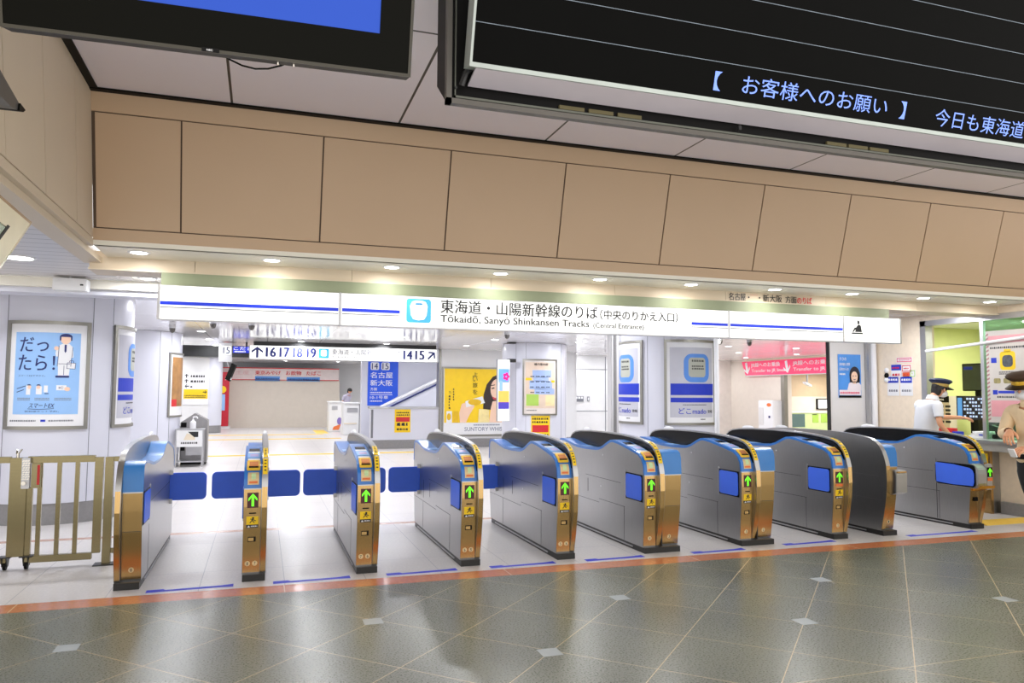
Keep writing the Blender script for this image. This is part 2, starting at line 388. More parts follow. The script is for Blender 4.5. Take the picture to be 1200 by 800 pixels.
# ---- right-hand office block
M_STONE = mat('beige_granite', (240, 224, 202), .28, var=.04, scale=14)
ob = MB(); ob.box(9.5, 8.82, 0, 9.75, 9.87, 2.9); ob.box(9.5, 5.0, 2.70, 9.75, 8.82, 2.9); ob.box(9.56, 3.5, 0, 9.75, 8.82, .92); ob.box(9.5, 3.5, 0, 9.75, 5.0, 2.9)
struct(ob.build('wall_right', M_STONE))
slab('wall_right', M_GREYPANEL, 8.64, 9.82, 0, 9.5, 9.87, 2.79)
slab('trim_8', M_DARK, 8.62, 9.80, 0, 8.645, 9.86, 2.79)
slab('baseboard_right', M_SKIRT, 9.50, 5.0, 0, 9.56, 7.62, .16)
M_OFFWALL = mat('pale_green_wall', (224, 228, 160), .6, var=.02)
of = MB(); of.box(9.75, 10.0, 0, 13.2, 10.1, 2.75); of.box(13.1, 3.5, 0, 13.2, 10.0, 2.75); of.box(9.75, 3.4, 0, 13.2, 3.5, 2.75)
struct(of.build('wall_office', M_OFFWALL))
slab('ceiling', M_WHITE2, 9.75, 3.4, 2.75, 13.2, 10.1, 2.8)
slab('floor', M_SKIRT, 9.75, 3.5, 0, 13.1, 10, .02)
area('office_lamp', (11.2, 7.6, 2.72), .5, 125, (1, 1.0, .86), 3.0)
# ceiling downlights -------------------------------------------------
def downlight(x, y, z, power, color, label, group, r=.075, spread=180):
    t = thing('downlight', label, 'ceiling light', (x, y, z), group)
    MB().lathe([(r+.025, -.004), (r+.025, 0), (r, 0), (r, -.006)], (x, y, z), 20).build('trim_ring', M_WHITE2, t, True)
    MB().lathe([(.001, -.003), (r, -.003), (r*.98, -.006), (.001, -.006)], (x, y, z), 20).build('lens', M_LENS, t)
    area('downlight_lamp', (x, y, z-.012), r*1.9, power, color, spread=spread).parent = None
    return t
for k, X in enumerate(SOFFIT_X):
    t = downlight(X, 7.22, 2.8, LAMP_SOFFIT, (1, .97, .92), 'recessed round downlight in the cream soffit strip above the long backlit sign', 'soffit downlights above the sign', .07)
    MB().box(X-.17, 7.11, 2.7985, X+.17, 7.33, 2.7999).build('access_panel', M_SOFFIT, t)
for (X, Y) in INNER_LAMPS:
    downlight(X, Y, 2.8, LAMP_INNER, INNER_COL, 'recessed round downlight in the glossy white ceiling behind the gates', 'downlights inside the gate line')  # label is shared with the lamps added for brightness
downlight(-2.145, 7.9, 2.8, 12, INNER_COL, 'recessed round downlight in the slatted ceiling at far left', None, .12)

# ================================================================== COLUMNS
def column(cx, cy, label, R=.82, rot=0, flatname='round_column'):
    t = thing(flatname, label, 'column', (cx, cy, 0), None)
    n = 48
    MB().lathe([(R, .25), (R, 2.795)], (cx, cy, 0), n).build('shaft', M_WHITE, t, True)
    MB().lathe([(R-.012, 0), (R-.012, .25)], (cx, cy, 0), n).build('skirting', M_SKIRT, t, True)
    m = MB()
    for a in (34.5, 53.3, 127, 146, -34.5, -53.3, -127):
        p = radians(a+rot); m.obox((cx+R*sin(p), cy-R*cos(p), 1.52), (cos(p)*.003, sin(p)*.003, 0), (sin(p)*.002, -cos(p)*.002, 0), (0, 0, 1.27))
    m.build('panel_joint', M_GREYINK, t)
    return t
column(-2.43, 11.0, 'white round column at far left behind the steel fence, carrying the pale blue poster', .80)
column(-2.45, 17.5, 'white round column behind the far left column, beside the hand sanitiser stand')
column(6.75, 11.6, 'white round column near the middle right carrying two blue striped posters', .85)
column(6.6, 18.0, 'white round column carrying the station map, right of the yellow advertisement')
column(10.7, 17.6, 'white round column carrying the bronze statue poster, behind the middle right column')

# posters on the columns ------------------------------------------------
def poster_base(name, label, T, u0, v0, u1, v1, border=.05, frame=.035, seg=None, sheet=M_PAPER, group=None, cat='poster', fm=None):
    c = T((u0+u1)/2, v0, 0); t = thing(name, label, cat, tuple(c), group)
    Ink(T, 0.002, .03, seg).frame(u0, v0, u1, v1, frame).build('frame', fm or M_FRAME, t)
    Ink(T, 0.002, .012, seg).rect(u0+frame, v0+frame, u1-frame, v1-frame).build('sheet', sheet, t)
    return t
R1 = .80; T1 = curved(-2.43, 11.0, R1, 0)
t = poster_base('framed_poster', 'pale blue framed poster with a drawn man in a suit on the far left column', T1, -.445, 1.12, .45, 2.41, .05, .04, .06)
D = .0145
I = Ink(T1, D, .002, .06); I.rect(-.34, 1.30, .345, 2.27); I.build('printed_background', M_PALEBLUE, t)
I = Ink(T1, D+.002, .001)
I.text('だっ', -.285, 2.04, .02, 2.21, .02); I.text('たら！', -.295, 1.82, .09, 2.00, .02)
I.text('スマートEXですから。', -.29, 1.745, .0, 1.765)
I.text('スマートEX', -.16, 1.375, .105, 1.432, .025, .25); I.line([(-.17, 1.365), (-.05, 1.358), (.1, 1.368)], .006)
I.text('新幹線ネット予約。', -.2, 1.325, .15, 1.345)
I.build('lettering', M_NAVY, t)
I = Ink(T1, D+.002, .001)     # the drawn man
I.poly([(.115, 1.87), (.125, 2.12), (.16, 2.14), (.23, 2.14), (.265, 2.10), (.275, 1.98), (.25, 1.97), (.245, 1.87)])
I.poly([(.125, 1.75), (.12, 1.90), (.245, 1.90), (.235, 1.75), (.185, 1.75), (.182, 1.86), (.178, 1.75)])
I.poly([(.09, 2.02), (.1, 2.10), (.14, 2.08), (.13, 1.99), (.1, 1.985)])
I.poly([(.21, 1.845), (.215, 1.915), (.3, 1.91), (.295, 1.84)])
I.rect(-.195, 1.53, -.15, 1.64); I.rect(-.09, 1.535, -.03, 1.63); I.rect(-.01, 1.56, .03, 1.64); I.rect(.115, 1.585, .215, 1.645)
I.build('drawn_suit', M_PAPER, t)
I = Ink(T1, D+.003, .001)
I.ell(.19, 2.19, .052, .055); I.ell(.1, 2.085, .025, .025); I.ell(.225, 1.6, .03, .025); I.ell(-.16, 1.62, .02); I.ell(-.065, 1.62, .02)
I.build('drawn_skin', M_SKINP, t)
I = Ink(T1, D+.004, .001)
I.ell(.192, 2.222, .064, .04, 20, 0, 180); I.rect(.128, 2.18, .143, 2.225); I.rect(.24, 2.18, .255, 2.225)
I.poly([(.18, 2.13), (.2, 2.13), (.2, 2.05), (.19, 2.03), (.18, 2.05)]); I.rrect(.10, 1.735, .24, 1.76, .01)
for a in ([(.182, 1.88), (.182, 1.77)], [(.125, 1.90), (.245, 1.90)], [(.125, 2.12), (.115, 1.87)], [(.265, 2.1), (.25, 1.87)], [(.215, 1.915), (.30, 1.91), (.295, 1.84), (.21, 1.845), (.215, 1.915)], [(.235, 1.92), (.24, 1.94), (.275, 1.938), (.28, 1.915)]): I.line(a, .005)
I.ell(-.165, 1.64, .022, .014, 12, 0, 180); I.ell(-.065, 1.64, .022, .014, 12, 0, 180); I.line([(-.3, 1.60), (-.2, 1.635)], .008); I.line([(-.3, 1.56), (-.22, 1.59)], .008); I.rect(.0, 1.54, .04, 1.55)
I.text('IC', .14, 1.602, .185, 1.628, .02)
I.build('drawn_line', M_NAVY, t)
I = Ink(T1, D+.002, .001); I.scribble(-.29, 1.465, -.15, 1.495, 2, .6, 2); I.scribble(-.1, 1.465, .05, 1.495, 2, .6, 3); I.scribble(.1, 1.465, .27, 1.495, 2, .6, 4)
I.scribble(-.37, 1.215, -.08, 1.235, 1, .5, 5); I.scribble(.05, 1.215, .3, 1.235, 1, .5, 6); I.build('small_print', M_GREYINK, t)
Ink(T1, D+.002, .001).rect(-.03, 1.213, .02, 1.238).build('printed_mark', M_INKBLUE, t)

def stripe_poster(label, T, u0, u1, v0, v1):
    t = poster_base('framed_poster', label, T, u0, v0, u1, v1, .05, .04, .06, group=None)
    w = u1-u0; h = v1-v0; U = lambda a: u0+a*w; V = lambda b: v0+b*h
    Ink(T, D, .001, .06).rect(U(.09), V(.09), U(.91), V(.91)).build('printed_background', mat('print_silver', (196, 196, 206), .4, var=.02), t)
    I = Ink(T, D+.001, .001, .06); I.rect(U(.10), V(.35), U(.93), V(.485)); I.rect(U(.10), V(.265), U(.93), V(.32)); I.build('printed_band', M_INKBLUE, t)
    # plain rounded toy-like gadget with a grey screen
    I = Ink(T, D+.002, .001); I.rrect(U(.32), V(.50), U(.82), V(.835), .14*w, 8); I.build('printed_gadget', mat('print_gadget_blue', (86, 142, 222), .45, var=.03), t)
    I = Ink(T, D+.003, .001); I.rrect(U(.40), V(.56), U(.735), V(.79), .06*w, 6); I.build('printed_screen', mat('print_screen', (176, 178, 166), .5, var=.03), t)
    I = Ink(T, D+.004, .001); I.scribble(U(.46), V(.65), U(.70), V(.70), 2, .5, 3); I.scribble(U(.46), V(.74), U(.7), V(.765), 1, .5, 4); I.build('small_print', M_DARK, t)
    I = Ink(T, D+.002, .001); I.text('どこmado', U(.23), V(.13), U(.74), V(.2), .03); I.build('lettering', M_INKBLUE, t)
    I = Ink(T, D+.002, .001); I.text('登場', U(.78), V(.14), U(.89), V(.175), .02); I.scribble(U(.3), V(.232), U(.75), V(.242), 1, .5, 9); I.scribble(U(.62), V(.062), U(.72), V(.075), 1, .4, 2); I.build('lettering', M_INK, t)
    return t
T3 = curved(6.75, 11.6, .85, 0)
stripe_poster('poster with two blue bands facing the gates on the middle right column', T3, -.51, .465, 1.07, 2.47)
T3b = curved(6.75, 11.6, .85, -92)
stripe_poster('poster with two blue bands on the left side of the middle right column', T3b, -.49, .49, 1.07, 2.47)
T1b = curved(-2.43, 11.0, R1, 86)
stripe_poster('poster with two blue bands on the right side of the far left column', T1b, -.445, .445, 1.12, 2.41)
T2 = curved(-2.45, 17.5, .82, 80)
t = poster_base('framed_poster', 'brown poster seen edge on, right side of the second left column', T2, -.44, 1.03, .44, 2.37, seg=.06)
Ink(T2, D, .001, .06).rect(-.35, 1.25, .35, 2.28).build('printed_background', mat('print_brown', (168, 122, 70), .5, var=.25, scale=5), t)
Ink(T2, D+.001, .001, .06).rect(-.35, 1.25, -.18, 1.40).build('printed_block', M_RED, t)
T4 = curved(6.6, 18.0, .82, -9)
t = poster_base('station_map', 'framed station floor map on the white round column', T4, -.44, 1.03, .44, 2.40, seg=.06, sheet=mat('map_base', (226, 216, 208), .5), cat='map')
Ink(T4, D, .001, .06).rect(-.37, 1.2, .37, 2.32).build('printed_background', mat('print_tan', (226, 204, 184), .5, var=.04), t)
I = Ink(T4, D+.001, .001, .06); I.rect(-.2, 1.95, .27, 2.13); I.rect(-.27, 1.66, .3, 1.87); I.rect(-.15, 1.54, .36, 1.68); I.rect(-.18, 1.85, .2, 1.97); I.build('map_area', mat('print_map_blue', (164, 186, 226), .5, var=.03), t)
I = Ink(T4, D+.001, .001, .06); I.rect(-.35, 1.26, -.05, 1.54); I.build('map_park', M_GREENP, t)
I = Ink(T4, D+.001, .001, .06); I.rect(.12, 1.26, .37, 1.52); I.build('map_district', mat('print_cream', (240, 222, 170), .5), t)
I = Ink(T4, D+.002, .001, .06); I.rect(-.37, 1.88, -.22, 1.94); I.rect(.27, 1.83, .37, 1.88); I.build('map_label', M_YELLOW, t)
I = Ink(T4, D+.003, .001); I.text('構内案内図', -.16, 2.24, .18, 2.30, .02)
for k in range(16): I.scribble(-.25+.13*(k % 4), 1.57+.13*(k//4), -.18+.13*(k % 4)+.02, 1.6+.13*(k//4), 1, .4, k)
I.scribble(-.34, 1.14, -.1, 1.16, 1, .5, 4); I.build('lettering', M_INK, t)
T5 = curved(10.7, 17.6, .82, 2)
t = poster_base('framed_poster', 'poster of a bronze seated statue, right of the blue banded poster', T5, -.36, 1.03, .36, 2.30, seg=.06)
Ink(T5, D, .001, .06).rect(-.30, 1.15, .28, 2.20).build('printed_background', mat('print_gold_screen', (186, 140, 72), .5, var=.35, scale=8), t)
I = Ink(T5, D+.001, .001); I.ell(-.1, 1.98, .09, .11); I.poly([(-.25, 1.35), (-.2, 1.75), (-.1, 1.87), (.02, 1.82), (.13, 1.5), (.25, 1.38), (.25, 1.18), (-.28, 1.18)]); I.build('printed_statue', mat('print_bronze', (58, 50, 48), .5, var=.3, scale=12), t)
I = Ink(T5, D+.002, .001); I.poly([(-.18, 1.6), (-.1, 1.66), (-.03, 1.5), (-.06, 1.4), (-.16, 1.42)]); I.rect(-.25, 1.24, .2, 1.28); I.build('printed_highlight', mat('print_bronze_light', (150, 132, 118), .5, var=.2), t)
# yellow notice under the map
TN = curved(6.6, 18.0, .82, -9)
t = thing('yellow_notice', 'yellow and red notice sheet taped below the station map', 'notice', tuple(TN(0, .5)))
Ink(TN, .003, .004, .06).rect(-.23, .40, .24, 1.02).build('sheet', M_YELLOW, t)
Ink(TN, .008, .001, .06).rect(-.2, .62, .2, .79).build('printed_band', M_RED, t)
I = Ink(TN, .008, .001); I.scribble(-.2, .84, .2, .97, 2, .6, 3); I.scribble(-.2, .5, .2, .58, 1, .5, 4); I.build('lettering', M_INK, t)

# ================================================================== LONG BACKLIT SIGN
YS = 7.42
TS = flat((0, YS, 0), (1, 0, 0))
sx = lambda px: at(px, 385, y=YS).x
sv = lambda px, py: at(px, py, y=YS).z
t = thing('overhead_sign', 'long white backlit sign with blue lines hung across the whole gate row', 'sign', (3.37, YS+.07, 2.235))
Z0, Z1 = 2.232, 2.552; XL, XR = -.92, 7.66
MB().box(XL+.02, YS+.01, Z0, XR, 7.54, Z1).build('sign_box', M_ALU, t, bevel=.004)
MB().box(XL+.02, YS+.085, Z1, XR-.1, 7.555, 2.675).build('mounting_beam', mat('olive_grey_beam', (138, 146, 118), .5, var=.03), t)
cuts = [XL+.015, .706, 5.118, 6.756, XR-.012]
for a, b in zip(cuts[:-1], cuts[1:]):
    Ink(TS, 0, .006).rect(a+.012, Z0+.008, b-.012, Z1-.006).build('light_panel', M_GLOWW, t)
m = Ink(TS, 0, .010)
for a in cuts: m.rect(a-.01, Z0, a+.01, Z1)
m.build('divider', M_ALU, t)
m = Ink(TS, .007, .002); m2 = Ink(TS, .007, .002)
for a, b in ((-.89, .69), (.725, 1.29), (4.62, 5.10), (5.135, 6.74)):
    m.rect(a, 2.37, b, 2.402); m2.rect(a, 2.343, b, 2.351)
m.build('blue_line', mat('sign_blue', (20, 50, 200), .4, emit=.35), t); m2.build('grey_line', M_GREYINK, t)
I = Ink(TS, .007, .002); I.rrect(1.355, 2.285, 1.605, 2.525, .03); I.build('train_symbol', mat('sign_sky', (70, 175, 230), .4, emit=.5), t)
I = Ink(TS, .010, .002); I.poly([(1.40, 2.36), (1.39, 2.45), (1.41, 2.495), (1.45, 2.508), (1.51, 2.508), (1.55, 2.495), (1.57, 2.45), (1.56, 2.36), (1.535, 2.318), (1.48, 2.308), (1.425, 2.318)]); I.build('symbol_front', M_GLOWW, t)
I = Ink(TS, .013, .001); I.rrect(1.445, 2.462, 1.515, 2.482, .008); I.rect(1.455, 2.425, 1.47, 2.432); I.rect(1.49, 2.425, 1.505, 2.432); I.build('symbol_window', M_SKYBLUE, t)
I = Ink(TS, .007, .002)
I.text('東海道・山陽新幹線のりば', sx(516), 2.392, sx(700), 2.532, .03)
I.text('（中央のりかえ入口）', sx(703), 2.39, sx(794), 2.5, .03)
I.text('Tōkaidō, Sanyō Shinkansen Tracks', sx(516), 2.278, sx(690), 2.375, .03)
I.text('(Central Entrance)', sx(695), 2.282, sx(754), 2.352, .025)
I.build('lettering', M_INK, t)
I = Ink(TS, .007, .002); I.ell(6.985, 2.475, .018); I.poly([(6.965, 2.502), (7.0, 2.502), (6.992, 2.486), (6.97, 2.486)]); I.poly([(6.93, 2.36), (6.96, 2.43), (6.985, 2.455), (7.02, 2.44), (7.035, 2.36)]); I.poly([(6.89, 2.36), (6.92, 2.41), (6.95, 2.42), (6.95, 2.39), (6.93, 2.385), (6.91, 2.36)]); I.rect(6.88, 2.335, 7.05, 2.352); I.build('attendant_symbol', M_INK, t)
I = Ink(TS, .007, .002); I.scribble(7.12, 2.37, 7.32, 2.44, 2, .6, 4); I.build('small_print', mat('pale_print', (225, 225, 220), .5, emit=.7), t)
# stuck-on letters on the lintel
TL = flat((0, 7.552, 0), (1, 0, 0))
t = thing('lintel_lettering', 'black and red stuck-on letters on the lintel above the right end of the sign', 'lettering', (5.8, 7.55, 2.70))
sl = lambda px: at(px, 348, y=7.552).x
zz = lambda px, py: at(px, py, y=7.552).z
I = Ink(TL, .0, .004); I.text('名古屋・', sl(854), 2.695, sl(878), 2.785, .03); I.text('・新大阪', sl(889), 2.695, sl(916), 2.785, .03); I.text('方面', sl(920), 2.69, sl(933), 2.78, .03); I.build('lettering', M_INK, t)
I = Ink(TL, .0, .004); I.text('のりば', sl(934), 2.69, sl(951), 2.775, .04); I.build('red_lettering', M_RED, t)
I = Ink(TL, .0, .003); I.scribble(sl(879), 2.765, sl(888), 2.775, 1, .5, 1); I.build('faded_print', mat('faded_pink', (214, 170, 150), .5), t)

# ================================================================== TICKET GATES
PROF = [(.03, .055), (.015, .25), (-.005, .45), (-.012, .62), (-.012, .78), (.0, .868), (.045, .938), (.12, .98), (.32, 1.02), (.565, 1.061), (.70, 1.074), (.76, 1.068), (.83, 1.044), (.963, .989), (1.06, .964), (1.15, .955), (1.4, .947), (1.65, .95), (1.80, .966), (1.95, .99), (2.10, 1.006), (2.20, 1.004), (2.245, .98), (2.262, .93), (2.272, .74), (2.25, .45), (2.19, .055)]
ARCH = [(.03, .055), (-.02, .25), (-.06, .45), (-.075, .62), (-.07, .795), (-.048, .873), (-.015, .951), (.03, 1.012), (.08, 1.052), (.15, 1.083), (.283, 1.106), (.5, 1.127), (.762, 1.14), (1.2, 1.146), (1.6, 1.141), (1.914, 1.126), (2.06, 1.108), (2.15, 1.08), (2.21, 1.035), (2.245, .95), (2.265, .74), (2.25, .45), (2.19, .055)]
MIR = [(2.26-a, b) for a, b in reversed(PROF)]                # the exit end of the same console
def between(poly, z0):
    out = []
    for a, b in zip(poly, poly[1:]+poly[-1:]):
        if a[1] >= z0: out.append(a)
        if (a[1]-z0)*(b[1]-z0) < 0: k = (z0-a[1])/(b[1]-a[1]); out.append((a[0]+(b[0]-a[0])*k, z0))
    return out
def off(poly, d):
    out = []
    for i, p in enumerate(poly):
        a = poly[max(0, i-1)]; b = poly[min(len(poly)-1, i+1)]
        tx, tz = b[0]-a[0], b[1]-a[1]; L = sqrt(tx*tx+tz*tz) or 1
        out.append((p[0]-tz/L*d, p[1]+tx/L*d))
    return out
def arcpt(poly, s):
    for a, b in zip(poly[:-1], poly[1:]):
        L = sqrt((b[0]-a[0])**2+(b[1]-a[1])**2)
        if s <= L:
            k = s/L; t_ = ((b[0]-a[0])/L, (b[1]-a[1])/L)
            return (a[0]+(b[0]-a[0])*k, a[1]+(b[1]-a[1])*k), t_
        s -= L
    return poly[-1], (1, 0)
M_PLINTH = mat('black_plinth', (26, 25, 23), .4)
M_LCD = mat('dark_red_display', (70, 12, 8), .3, emit=.12)
M_ARROW = mat('lit_green_arrow', (110, 255, 40), .4, emit=.9, var=0)
M_RIM = mat('slot_rim_yellow', (238, 196, 60), .35)
M_BRONZE = mat('slot_tray_brown', (176, 112, 62), .35, .6)
M_PLATE = mat('gold_plate', (214, 190, 140), .4, .3)
M_MINT = mat('print_mint', (196, 224, 170), .5)
M_LILAC = mat('card_target_lilac', (190, 176, 226), .35)
M_SENSOR = mat('dark_sensor_glass', (7, 7, 8), .22, spec=.2)
class G:
    """one gate in local coordinates (x across, y into the depth, z up), front at y = 0"""
    def __init__(s, label, X, Y):
        s.o = Vector((X, Y, 0)); s.t = thing('ticket_gate', label, 'ticket gate', (X, Y, 0), 'automatic ticket gates')
    def put(s, m, name, mt, parent=None, **k):
        if isinstance(m, Ink): m.shift = s.o
        else: m.v = [p+s.o for p in m.v]
        return m.build(name, mt, parent or s.t, **k)
    def plinth(s, x0, x1): s.put(MB().box(x0+.004, .0, 0, x1-.004, 2.17, .055), 'plinth', M_PLINTH); s.put(MB().box(x0-.004, .25, .02, x1+.004, 2.0, .032), 'plinth_rail', M_ALU)
    def band(s, poly, z0, x0, x1, din, dout, name, mt):
        p = between(poly, z0); a = off(p, dout); b = off(p, -din); m = MB(); n = len(p)
        vs_ = []
        for x in (x0, x1):
            for q in a: vs_.append((x, q[0], q[1]))
            for q in b: vs_.append((x, q[0], q[1]))
        fs_ = []
        for i in range(n-1):
            fs_ += [[i, i+1, n+i+1, n+i], [2*n+i+1, 2*n+i, 3*n+i, 3*n+i+1], [i, 2*n+i, 2*n+i+1, i+1], [n+i, n+i+1, 3*n+i+1, 3*n+i]]
        fs_ += [[0, n, 3*n, 2*n], [n-1, 3*n-1, 4*n-1, 2*n-1][:1]+[2*n-1, 4*n-1, 3*n-1]]
        m.add(vs_, fs_); return s.put(m, name, mt, smooth=True)
    def on(s, poly, s0, s1, x0, x1, h, name, mt, parent=None, base=0.0, bevel=0.0):
        """a plate lying on a profile between arc lengths s0 and s1"""
        m = MB(); k = max(2, int((s1-s0)/.03)+1); up, dn = [], []
        for i in range(k+1):
            p, tg = arcpt(poly, s0+(s1-s0)*i/k); n = (-tg[1], tg[0])
            up.append((p[0]+n[0]*(base+h), p[1]+n[1]*(base+h))); dn.append((p[0]+n[0]*base, p[1]+n[1]*base))
        m.prism_x(up+dn[::-1], x0, x1); return s.put(m, name, mt, parent, bevel=bevel)
    def main(s, x0, x1, nums, seams=True, front=True, arrow=True):
        s.put(MB().prism_x(PROF, x0, x1), 'console_body', M_STEEL, smooth=True)
        s.band(PROF, .775, x0-.003, x1+.001, .016, .010, 'top_cover', M_BLUE)
        B = off(between(PROF, .775), .010)
        w = x1-x0; X = lambda a: x0+a*w
        ip = s.on(B, .03, .135, X(.2), X(.84), .004, 'information_plate', M_PLATE)
        s.on(B, .075, .125, X(.4), X(.66), .006, 'printed_mark', M_MINT, ip); s.on(B, .04, .06, X(.28), X(.76), .006, 'small_print', M_ORANGE, ip)
        tr = s.on(B, .150, .275, X(.12), X(.9), .016, 'ticket_slot', M_RIM, bevel=.006)
        s.on(B, .175, .245, X(.26), X(.78), .019, 'slot_tray', M_BRONZE, tr); s.on(B, .172, .185, X(.24), X(.8), .021, 'slot_mouth', M_BLACK, tr)
        s.on(B, .300, .34, X(.15), X(.88), .004, 'white_label', M_PAPER)
        cr = s.on(B, .355, .50, X(.12), X(.9), .010, 'card_reader', M_PALEBLUE, bevel=.004)
        s.on(B, .385, .455, X(.28), X(.76), .013, 'reader_target', M_LILAC, cr)
        s.on(B, .53, .575, X(.15), X(.88), .004, 'white_label', M_PAPER)
        s.on(B, .60, .685, X(.2), X(.84), .004, 'passenger_display', M_SENSOR)
        s.on(B, 1.60, 1.78, X(.15), X(.86), .004, 'rear_reader', M_PALEBLUE)
        if front:
            F = lambda z: min(y for y in (_yz(PROF, z),))
            s.front(x0, x1, nums, PROF, arrow)
        if seams:
            m = MB(); e = x0-.0015
            m.box(e, .51, .637, x0+.002, 1.42, .641); m.box(e, 1.05, .36, x0+.002, 2.22, .364); m.box(e, .42, .40, x0+.002, 1.05, .404); m.box(e, .43, .06, x0+.002, .434, .40); m.box(e, 1.70, .06, x0+.002, 1.704, .36); m.box(e, 1.35, .45, x0+.002, 1.36, .60); m.box(e, 1.68, .40, x0+.002, 1.69, .60)
            s.put(m, 'panel_seam', M_DARK)
            m = MB(); m.cyl((x0+.002, .95, .90), (x0-.004, .95, .90), .008); m.cyl((x0+.002, 1.0, .55), (x0-.004, 1.0, .55), .008)
            s.put(m, 'side_sensor', M_PAPER)
    def front(s, x0, x1, nums, poly, arrow=True, orange=False):
        w = x1-x0; X = lambda a: x0+a*w
        def T(d=0): return lambda u, v, dd=0: Vector((u, _yz(poly, v)-d-dd, v))
        def put(I, name, mt, parent=None): return s.put(I, name, mt, parent)
        I = MB().prism_x([(_yz(poly, z)-.004, z) for z in (.07, .25, .45, .62, .765)]+[(_yz(poly, z)+.004, z) for z in (.765, .62, .45, .25, .07)], x0+.002, x1-.001)
        put(I, 'front_panel', M_STEELF)
        if arrow:
            T0 = T(.004)
            d = Ink(T0, .0, .004).rect(X(.2), .612, X(.84), .738); dp = put(d, 'arrow_display', M_LCD)
            put(Ink(T0, .005, .002).arrow(X(.52), .678, .105, .5*w), 'lit_arrow', M_ARROW, dp)
            if orange: put(Ink(T0, 0, .004).rect(X(.2), .578, X(.84), .604), 'orange_sticker', M_ORANGE)
            put(Ink(T0, 0, .003).rect(X(.32), .562-(.02 if orange else 0), X(.72), .572-(.02 if orange else 0)), 'speaker_slit', M_BLACK)
            st = put(Ink(T0, 0, .002).rect(X(.18), .472, X(.86), .540), 'warning_sticker', M_YELLOW)
            I = Ink(T0, .003, .001); I.ell(X(.56), .526, .009); I.line([(X(.38), .486), (X(.5), .508), (X(.54), .515), (X(.72), .502)], .007); I.line([(X(.5), .508), (X(.64), .488)], .007); I.line([(X(.40), .52), (X(.54), .515)], .006); put(I, 'figure_symbol', M_INK, st)
            lb = put(Ink(T0, 0, .002).rect(X(.18), .446, X(.86), .472), 'warning_label', M_INK)
            I = Ink(T0, .003, .001); I.poly([(X(.24), .450), (X(.4), .450), (X(.32), .467)]); I.scribble(X(.44), .453, X(.8), .464, 1, .5, 3); put(I, 'small_print', M_PAPER, lb)
            put(MB().box(X(.28), _yz(poly, .35)-.006, .328, X(.74), _yz(poly, .35)+.006, .372), 'coin_slot', M_BLACK)
            put(MB().box(X(.31), _yz(poly, .35)-.008, .335, X(.62), _yz(poly, .35)+.006, .362), 'slot_flap', M_STEELF)
        if nums:
            T0 = T(.004)
            for k, n in enumerate(nums):
                u = X(.5) if len(nums) == 1 else X(.3+.42*k)
                b = put(Ink(T0, 0, .002).ell(u, .145, .021), 'number_badge', mat('pale_gold_badge', (228, 206, 160), .4, .3))
                put(Ink(T0, .003, .001).text(n, u-.007, .132, u+.007, .158, .02), 'number', M_INK, b)
    def arch(s, x0, x1, inner=-1, stickers=True):
        """tall rounded guard panel; its gate side is dark glass"""
        m = MB().prism_x(ARCH, x0, x1); s.put(m, 'arch_panel', M_STEEL, smooth=True)
        s.put(MB().prism_x([(_yz(ARCH, z)-.003, z) for z in (.07, .25, .45, .62, .79)]+[(_yz(ARCH, z)+.004, z) for z in (.79, .62, .45, .25, .07)], x0+.003, x1-.003), 'arch_front', M_STEELF)
        A = [p for p in ARCH if p[1] > .80]
        if inner:
            P = off(A, -.016); P = [(a, b) for a, b in P]+[(2.2, .90), (1.2, .9), (.05, .86)]
            xx = x0 if inner < 0 else x1
            s.put(MB().prism_x(P, xx-.002, xx+.002), 'dark_guard', M_SENSOR)
        if stickers:
            B = off(A, .0)
            for a, b in ((.02, .165), (.185, .35)):
                k = s.on(B, a, b, x0+.006, x1-.006, .004, 'sensor_sticker', M_YELLOW)
                m = None
                for j in range(4): s.on(B, a+.03+.03*j, a+.04+.03*j, x0+.016, x1-.016, .006, 'sticker_mark', M_INK, k)
        m = MB(); m.ellipsoid(((x0+x1)/2, 1.75, 1.135), (x1-x0)*.45, .13, .034); s.put(m, 'sensor_dome', M_PAPER, smooth=True)
    def exitbody(s, x0, x1, nums):
        s.put(MB().prism_x(MIR, x0, x1), 'exit_body', M_STEEL, smooth=True)
        s.band(MIR, .775, x0-.001, x1+.003, .014, .010, 'exit_cover', M_BLUE2)
        w = x1-x0
        def fy(z): return _yz(MIR, z)
        I = MB().prism_x([(fy(z)-.004, z) for z in (.07, .25, .45, .62, .765)]+[(fy(z)+.004, z) for z in (.765, .62, .45, .25, .07)], x0+.002, x1-.001); s.put(I, 'exit_front', M_STEELF)
        s.put(MB().box(x0+.004, fy(.5)-.0055, .455, x1-.004, fy(.5)+.01, .459), 'exit_seam', M_DARK)
        for n in nums:
            T0 = lambda u, v, dd=0: Vector((u, fy(v)-.004-dd, v))
            b = s.put(Ink(T0, 0, .002).ell(x0+.5*w, .145, .021), 'number_badge', mat('pale_gold_badge', (228, 206, 160), .4, .3))
            s.put(Ink(T0, .003, .001).text(n, x0+.5*w-.007, .132, x0+.5*w+.007, .158, .02), 'number', M_INK, b)
    def stored_flap(s, x, side, y0=.03, y1=.39, z0=.50, z1=.77):
        d = .004*side
        k = s.put(MB().box(x, y0, z0, x+d, y1, z1), 'flap_recess', M_BLACK)
        T = (lambda u, v, dd=0: s_vec(x+d+side*dd, u, v))
        P = Ink(T, .0, .006); P.rrect(y0+.012, z0+.012, y1-.012, z1-.012, .03)
        s.put(P, 'stored_flap', M_FLAP); s.put(MB().box(x, y1, z0-.01, x+d*1.4, y1+.022, z1+.02), 'flap_hinge', M_ALU)
